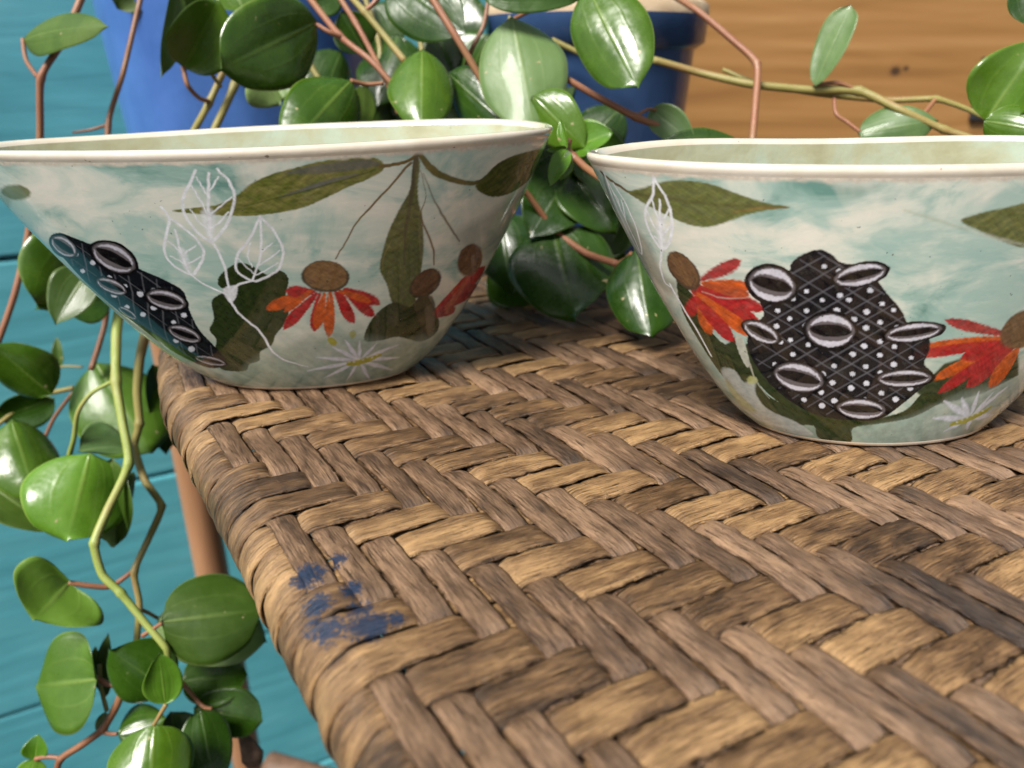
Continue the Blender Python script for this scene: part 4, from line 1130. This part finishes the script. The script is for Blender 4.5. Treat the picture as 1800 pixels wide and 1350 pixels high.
leaf(m_, 1008, 262, 1078, 232, 58, .36, .35, 35, 'bright', cup=.15)
leaf(m_, 990, 240, 1060, 262, 60, .37, None, 0, 'mid')
# bright young tip beside the end of the left bowl
leaf(m_, 997, 262, 985, 208, 17, .322, None, 25, 'bright', cup=.2); leaf(m_, 997, 262, 966, 328, 34, .32, .312, -12, 'bright', cup=.15)
leaf(m_, 996, 268, 985, 318, 30, .322, None, 30, 'bright', cup=.2); leaf(m_, 997, 262, 960, 264, 14, .322, .315, 10, 'bright'); leaf(m_, 998, 264, 1001, 296, 14, .318, None, 20, 'pale')
# dark leaves in the gap between the bowls
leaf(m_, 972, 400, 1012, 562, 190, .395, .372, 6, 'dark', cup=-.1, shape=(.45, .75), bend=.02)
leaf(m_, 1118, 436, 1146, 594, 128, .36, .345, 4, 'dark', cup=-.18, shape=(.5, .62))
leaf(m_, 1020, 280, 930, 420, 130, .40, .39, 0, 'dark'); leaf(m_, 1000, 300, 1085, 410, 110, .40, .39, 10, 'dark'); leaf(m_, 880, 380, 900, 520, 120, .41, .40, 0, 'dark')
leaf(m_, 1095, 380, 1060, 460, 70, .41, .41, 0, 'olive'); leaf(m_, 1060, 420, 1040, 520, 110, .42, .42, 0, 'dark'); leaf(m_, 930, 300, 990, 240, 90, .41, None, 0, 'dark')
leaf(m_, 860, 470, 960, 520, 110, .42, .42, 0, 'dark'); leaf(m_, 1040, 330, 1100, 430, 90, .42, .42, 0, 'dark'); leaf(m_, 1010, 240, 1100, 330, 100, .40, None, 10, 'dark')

right_p = empty('trailing_plant', label='sparse vine with pale leaves trailing across the wooden box on the right', cat='plant')
r_ = right_p
stem(r_, [(985, 132, .37), (1050, 170, .37), (1118, 206, .37), (1170, 226, .375), (1222, 248, .38)], [11, 12, 12, 10], 'red', nodes=[2])
stem(r_, [(1148, 105, .41), (1230, 128, .41), (1318, 148, .40), (1420, 158, .395), (1510, 160, .39), (1580, 192, .38), (1660, 228, .375), (1720, 246, .37)], [13, 13, 14, 15, 15, 13, 11], 'olive', nodes=[4, 6])
stem(r_, [(1270, 122, .41), (1330, 146, .405), (1440, 165, .40), (1560, 176, .40), (1645, 174, .39), (1700, 192, .37), (1745, 214, .35)], [7, 9, 11, 11, 9, 9], 'olive', nodes=[4])
stem(r_, [(1180, -10, .41), (1225, 18, .40), (1285, 68, .395), (1330, 112, .39), (1328, 180, .385), (1322, 250, .38)], [11, 12, 13, 13], 'red', nodes=[3])
stem(r_, [(1510, 160, .39), (1475, 146, .39), (1445, 148, .392), (1432, 150, .392)], [8, 6], 'red', 'petiole')
stem(r_, [(1466, 172, .395), (1470, 200, .392), (1490, 215, .39), (1512, 232, .385)], [7, 6], 'red', 'petiole')
stem(r_, [(1648, 170, .39), (1620, 205, .385), (1588, 245, .38)], [8, 7], 'red', 'petiole')
stem(r_, [(1120, 203, .37), (1140, 192, .372), (1158, 195, .375)], [6, 5], 'red', 'petiole')
leaf(r_, 1432, 152, 1496, 8, 56, .39, .38, 25, 'pale', cup=.12, shape=(.62, .42))
leaf(r_, 1508, 236, 1650, 212, 78, .385, .375, 20, 'pale', cup=-.06)
leaf(r_, 1142, 192, 1222, 256, 58, .375, .37, 10, 'pale')
leaf(r_, 1160, 258, 1310, 252, 46, .37, None, 30, 'dark')
leaf(r_, 1732, 214, 1835, 66, 118, .33, .315, 12, 'mid', cup=.2); leaf(r_, 1728, 212, 1850, 236, 76, .325, .31, 14, 'mid', cup=-.16)
leaf(r_, 1800, -30, 1815, 48, 60, .33, None, 0, 'dark')

# ------------------------------------------------------------------ frayed fibres and crumbs lying on the weave
fr = np.random.default_rng(77)
FV, FF = [], []
def hair(P, r0):
    k0 = len(FV)
    P = np.asarray(P)
    for i, p in enumerate(P):
        rr = r0 * (1 - 0.8 * i / (len(P) - 1))
        for a in (0.3, 2.4, 4.5):
            FV.append(p + rr * np.array([math.cos(a), 0.5 * math.sin(a), math.sin(a)]))
    for i in range(len(P) - 1):
        for a in range(3):
            FF.append([k0 + 3 * i + a, k0 + 3 * i + (a + 1) % 3, k0 + 3 * i + 3 + (a + 1) % 3, k0 + 3 * i + 3 + a])
for q in range(260):
    i, j = fr.integers(0, 30), fr.integers(-10, 17)
    if fr.random() < 0.5:
        p = tab((i + fr.choice([0.04, 0.96])) * PV, (j + fr.random()) * PH, 0.0002); d = EJ
    else:
        p = tab((i + fr.random()) * PV, (j + fr.choice([0.04, 0.96])) * PH, 0.0002); d = EI
    d = np.array([d[0], d[1], 0]) * fr.choice([-1, 1]); sd_ = np.array([-d[1], d[0], 0])
    L = fr.uniform(0.002, 0.006); c1, c2 = fr.normal(0, 0.25), fr.uniform(0.0, 0.35)
    hair([p + d * L * t + sd_ * c1 * L * t * t + np.array([0, 0, c2 * L * math.sin(2.4 * t)]) for t in np.linspace(0, 1, 6)], fr.uniform(0.00006, 0.00014))
lo = mesh_obj('loose_fibres', FV, FF, M_STRAND_H, table, uv=np.array(FV)[:, :2])
lo['kind'] = 'stuff'

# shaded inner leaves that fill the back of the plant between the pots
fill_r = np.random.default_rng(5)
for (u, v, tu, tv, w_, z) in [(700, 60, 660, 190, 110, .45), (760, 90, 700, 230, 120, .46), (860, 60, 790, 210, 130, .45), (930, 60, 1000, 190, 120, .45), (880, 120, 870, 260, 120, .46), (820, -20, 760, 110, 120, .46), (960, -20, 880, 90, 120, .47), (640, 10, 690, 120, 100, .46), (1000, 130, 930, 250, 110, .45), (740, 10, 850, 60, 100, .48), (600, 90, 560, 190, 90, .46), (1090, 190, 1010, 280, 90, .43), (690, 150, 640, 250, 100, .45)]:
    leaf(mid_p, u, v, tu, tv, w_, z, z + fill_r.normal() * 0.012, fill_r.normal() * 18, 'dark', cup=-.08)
for pts in ([(720, -10, .44), (745, 110, .44), (735, 230, .43)], [(905, -10, .44), (885, 100, .44), (860, 230, .43)], [(640, -10, .45), (668, 90, .45), (650, 230, .44)]):
    stem(mid_p, pts, [10, 9], 'olive')

leaf(mid_p, 430, 20, 402, -40, 70, .40, None, 10, 'mid'); leaf(mid_p, 500, 175, 470, 120, 60, .40, None, 25, 'olive', flip=True)
leaf(mid_p, 640, 90, 598, 20, 80, .42, .41, -12, 'dark'); leaf(mid_p, 830, 210, 780, 150, 70, .39, None, 20, 'mid')
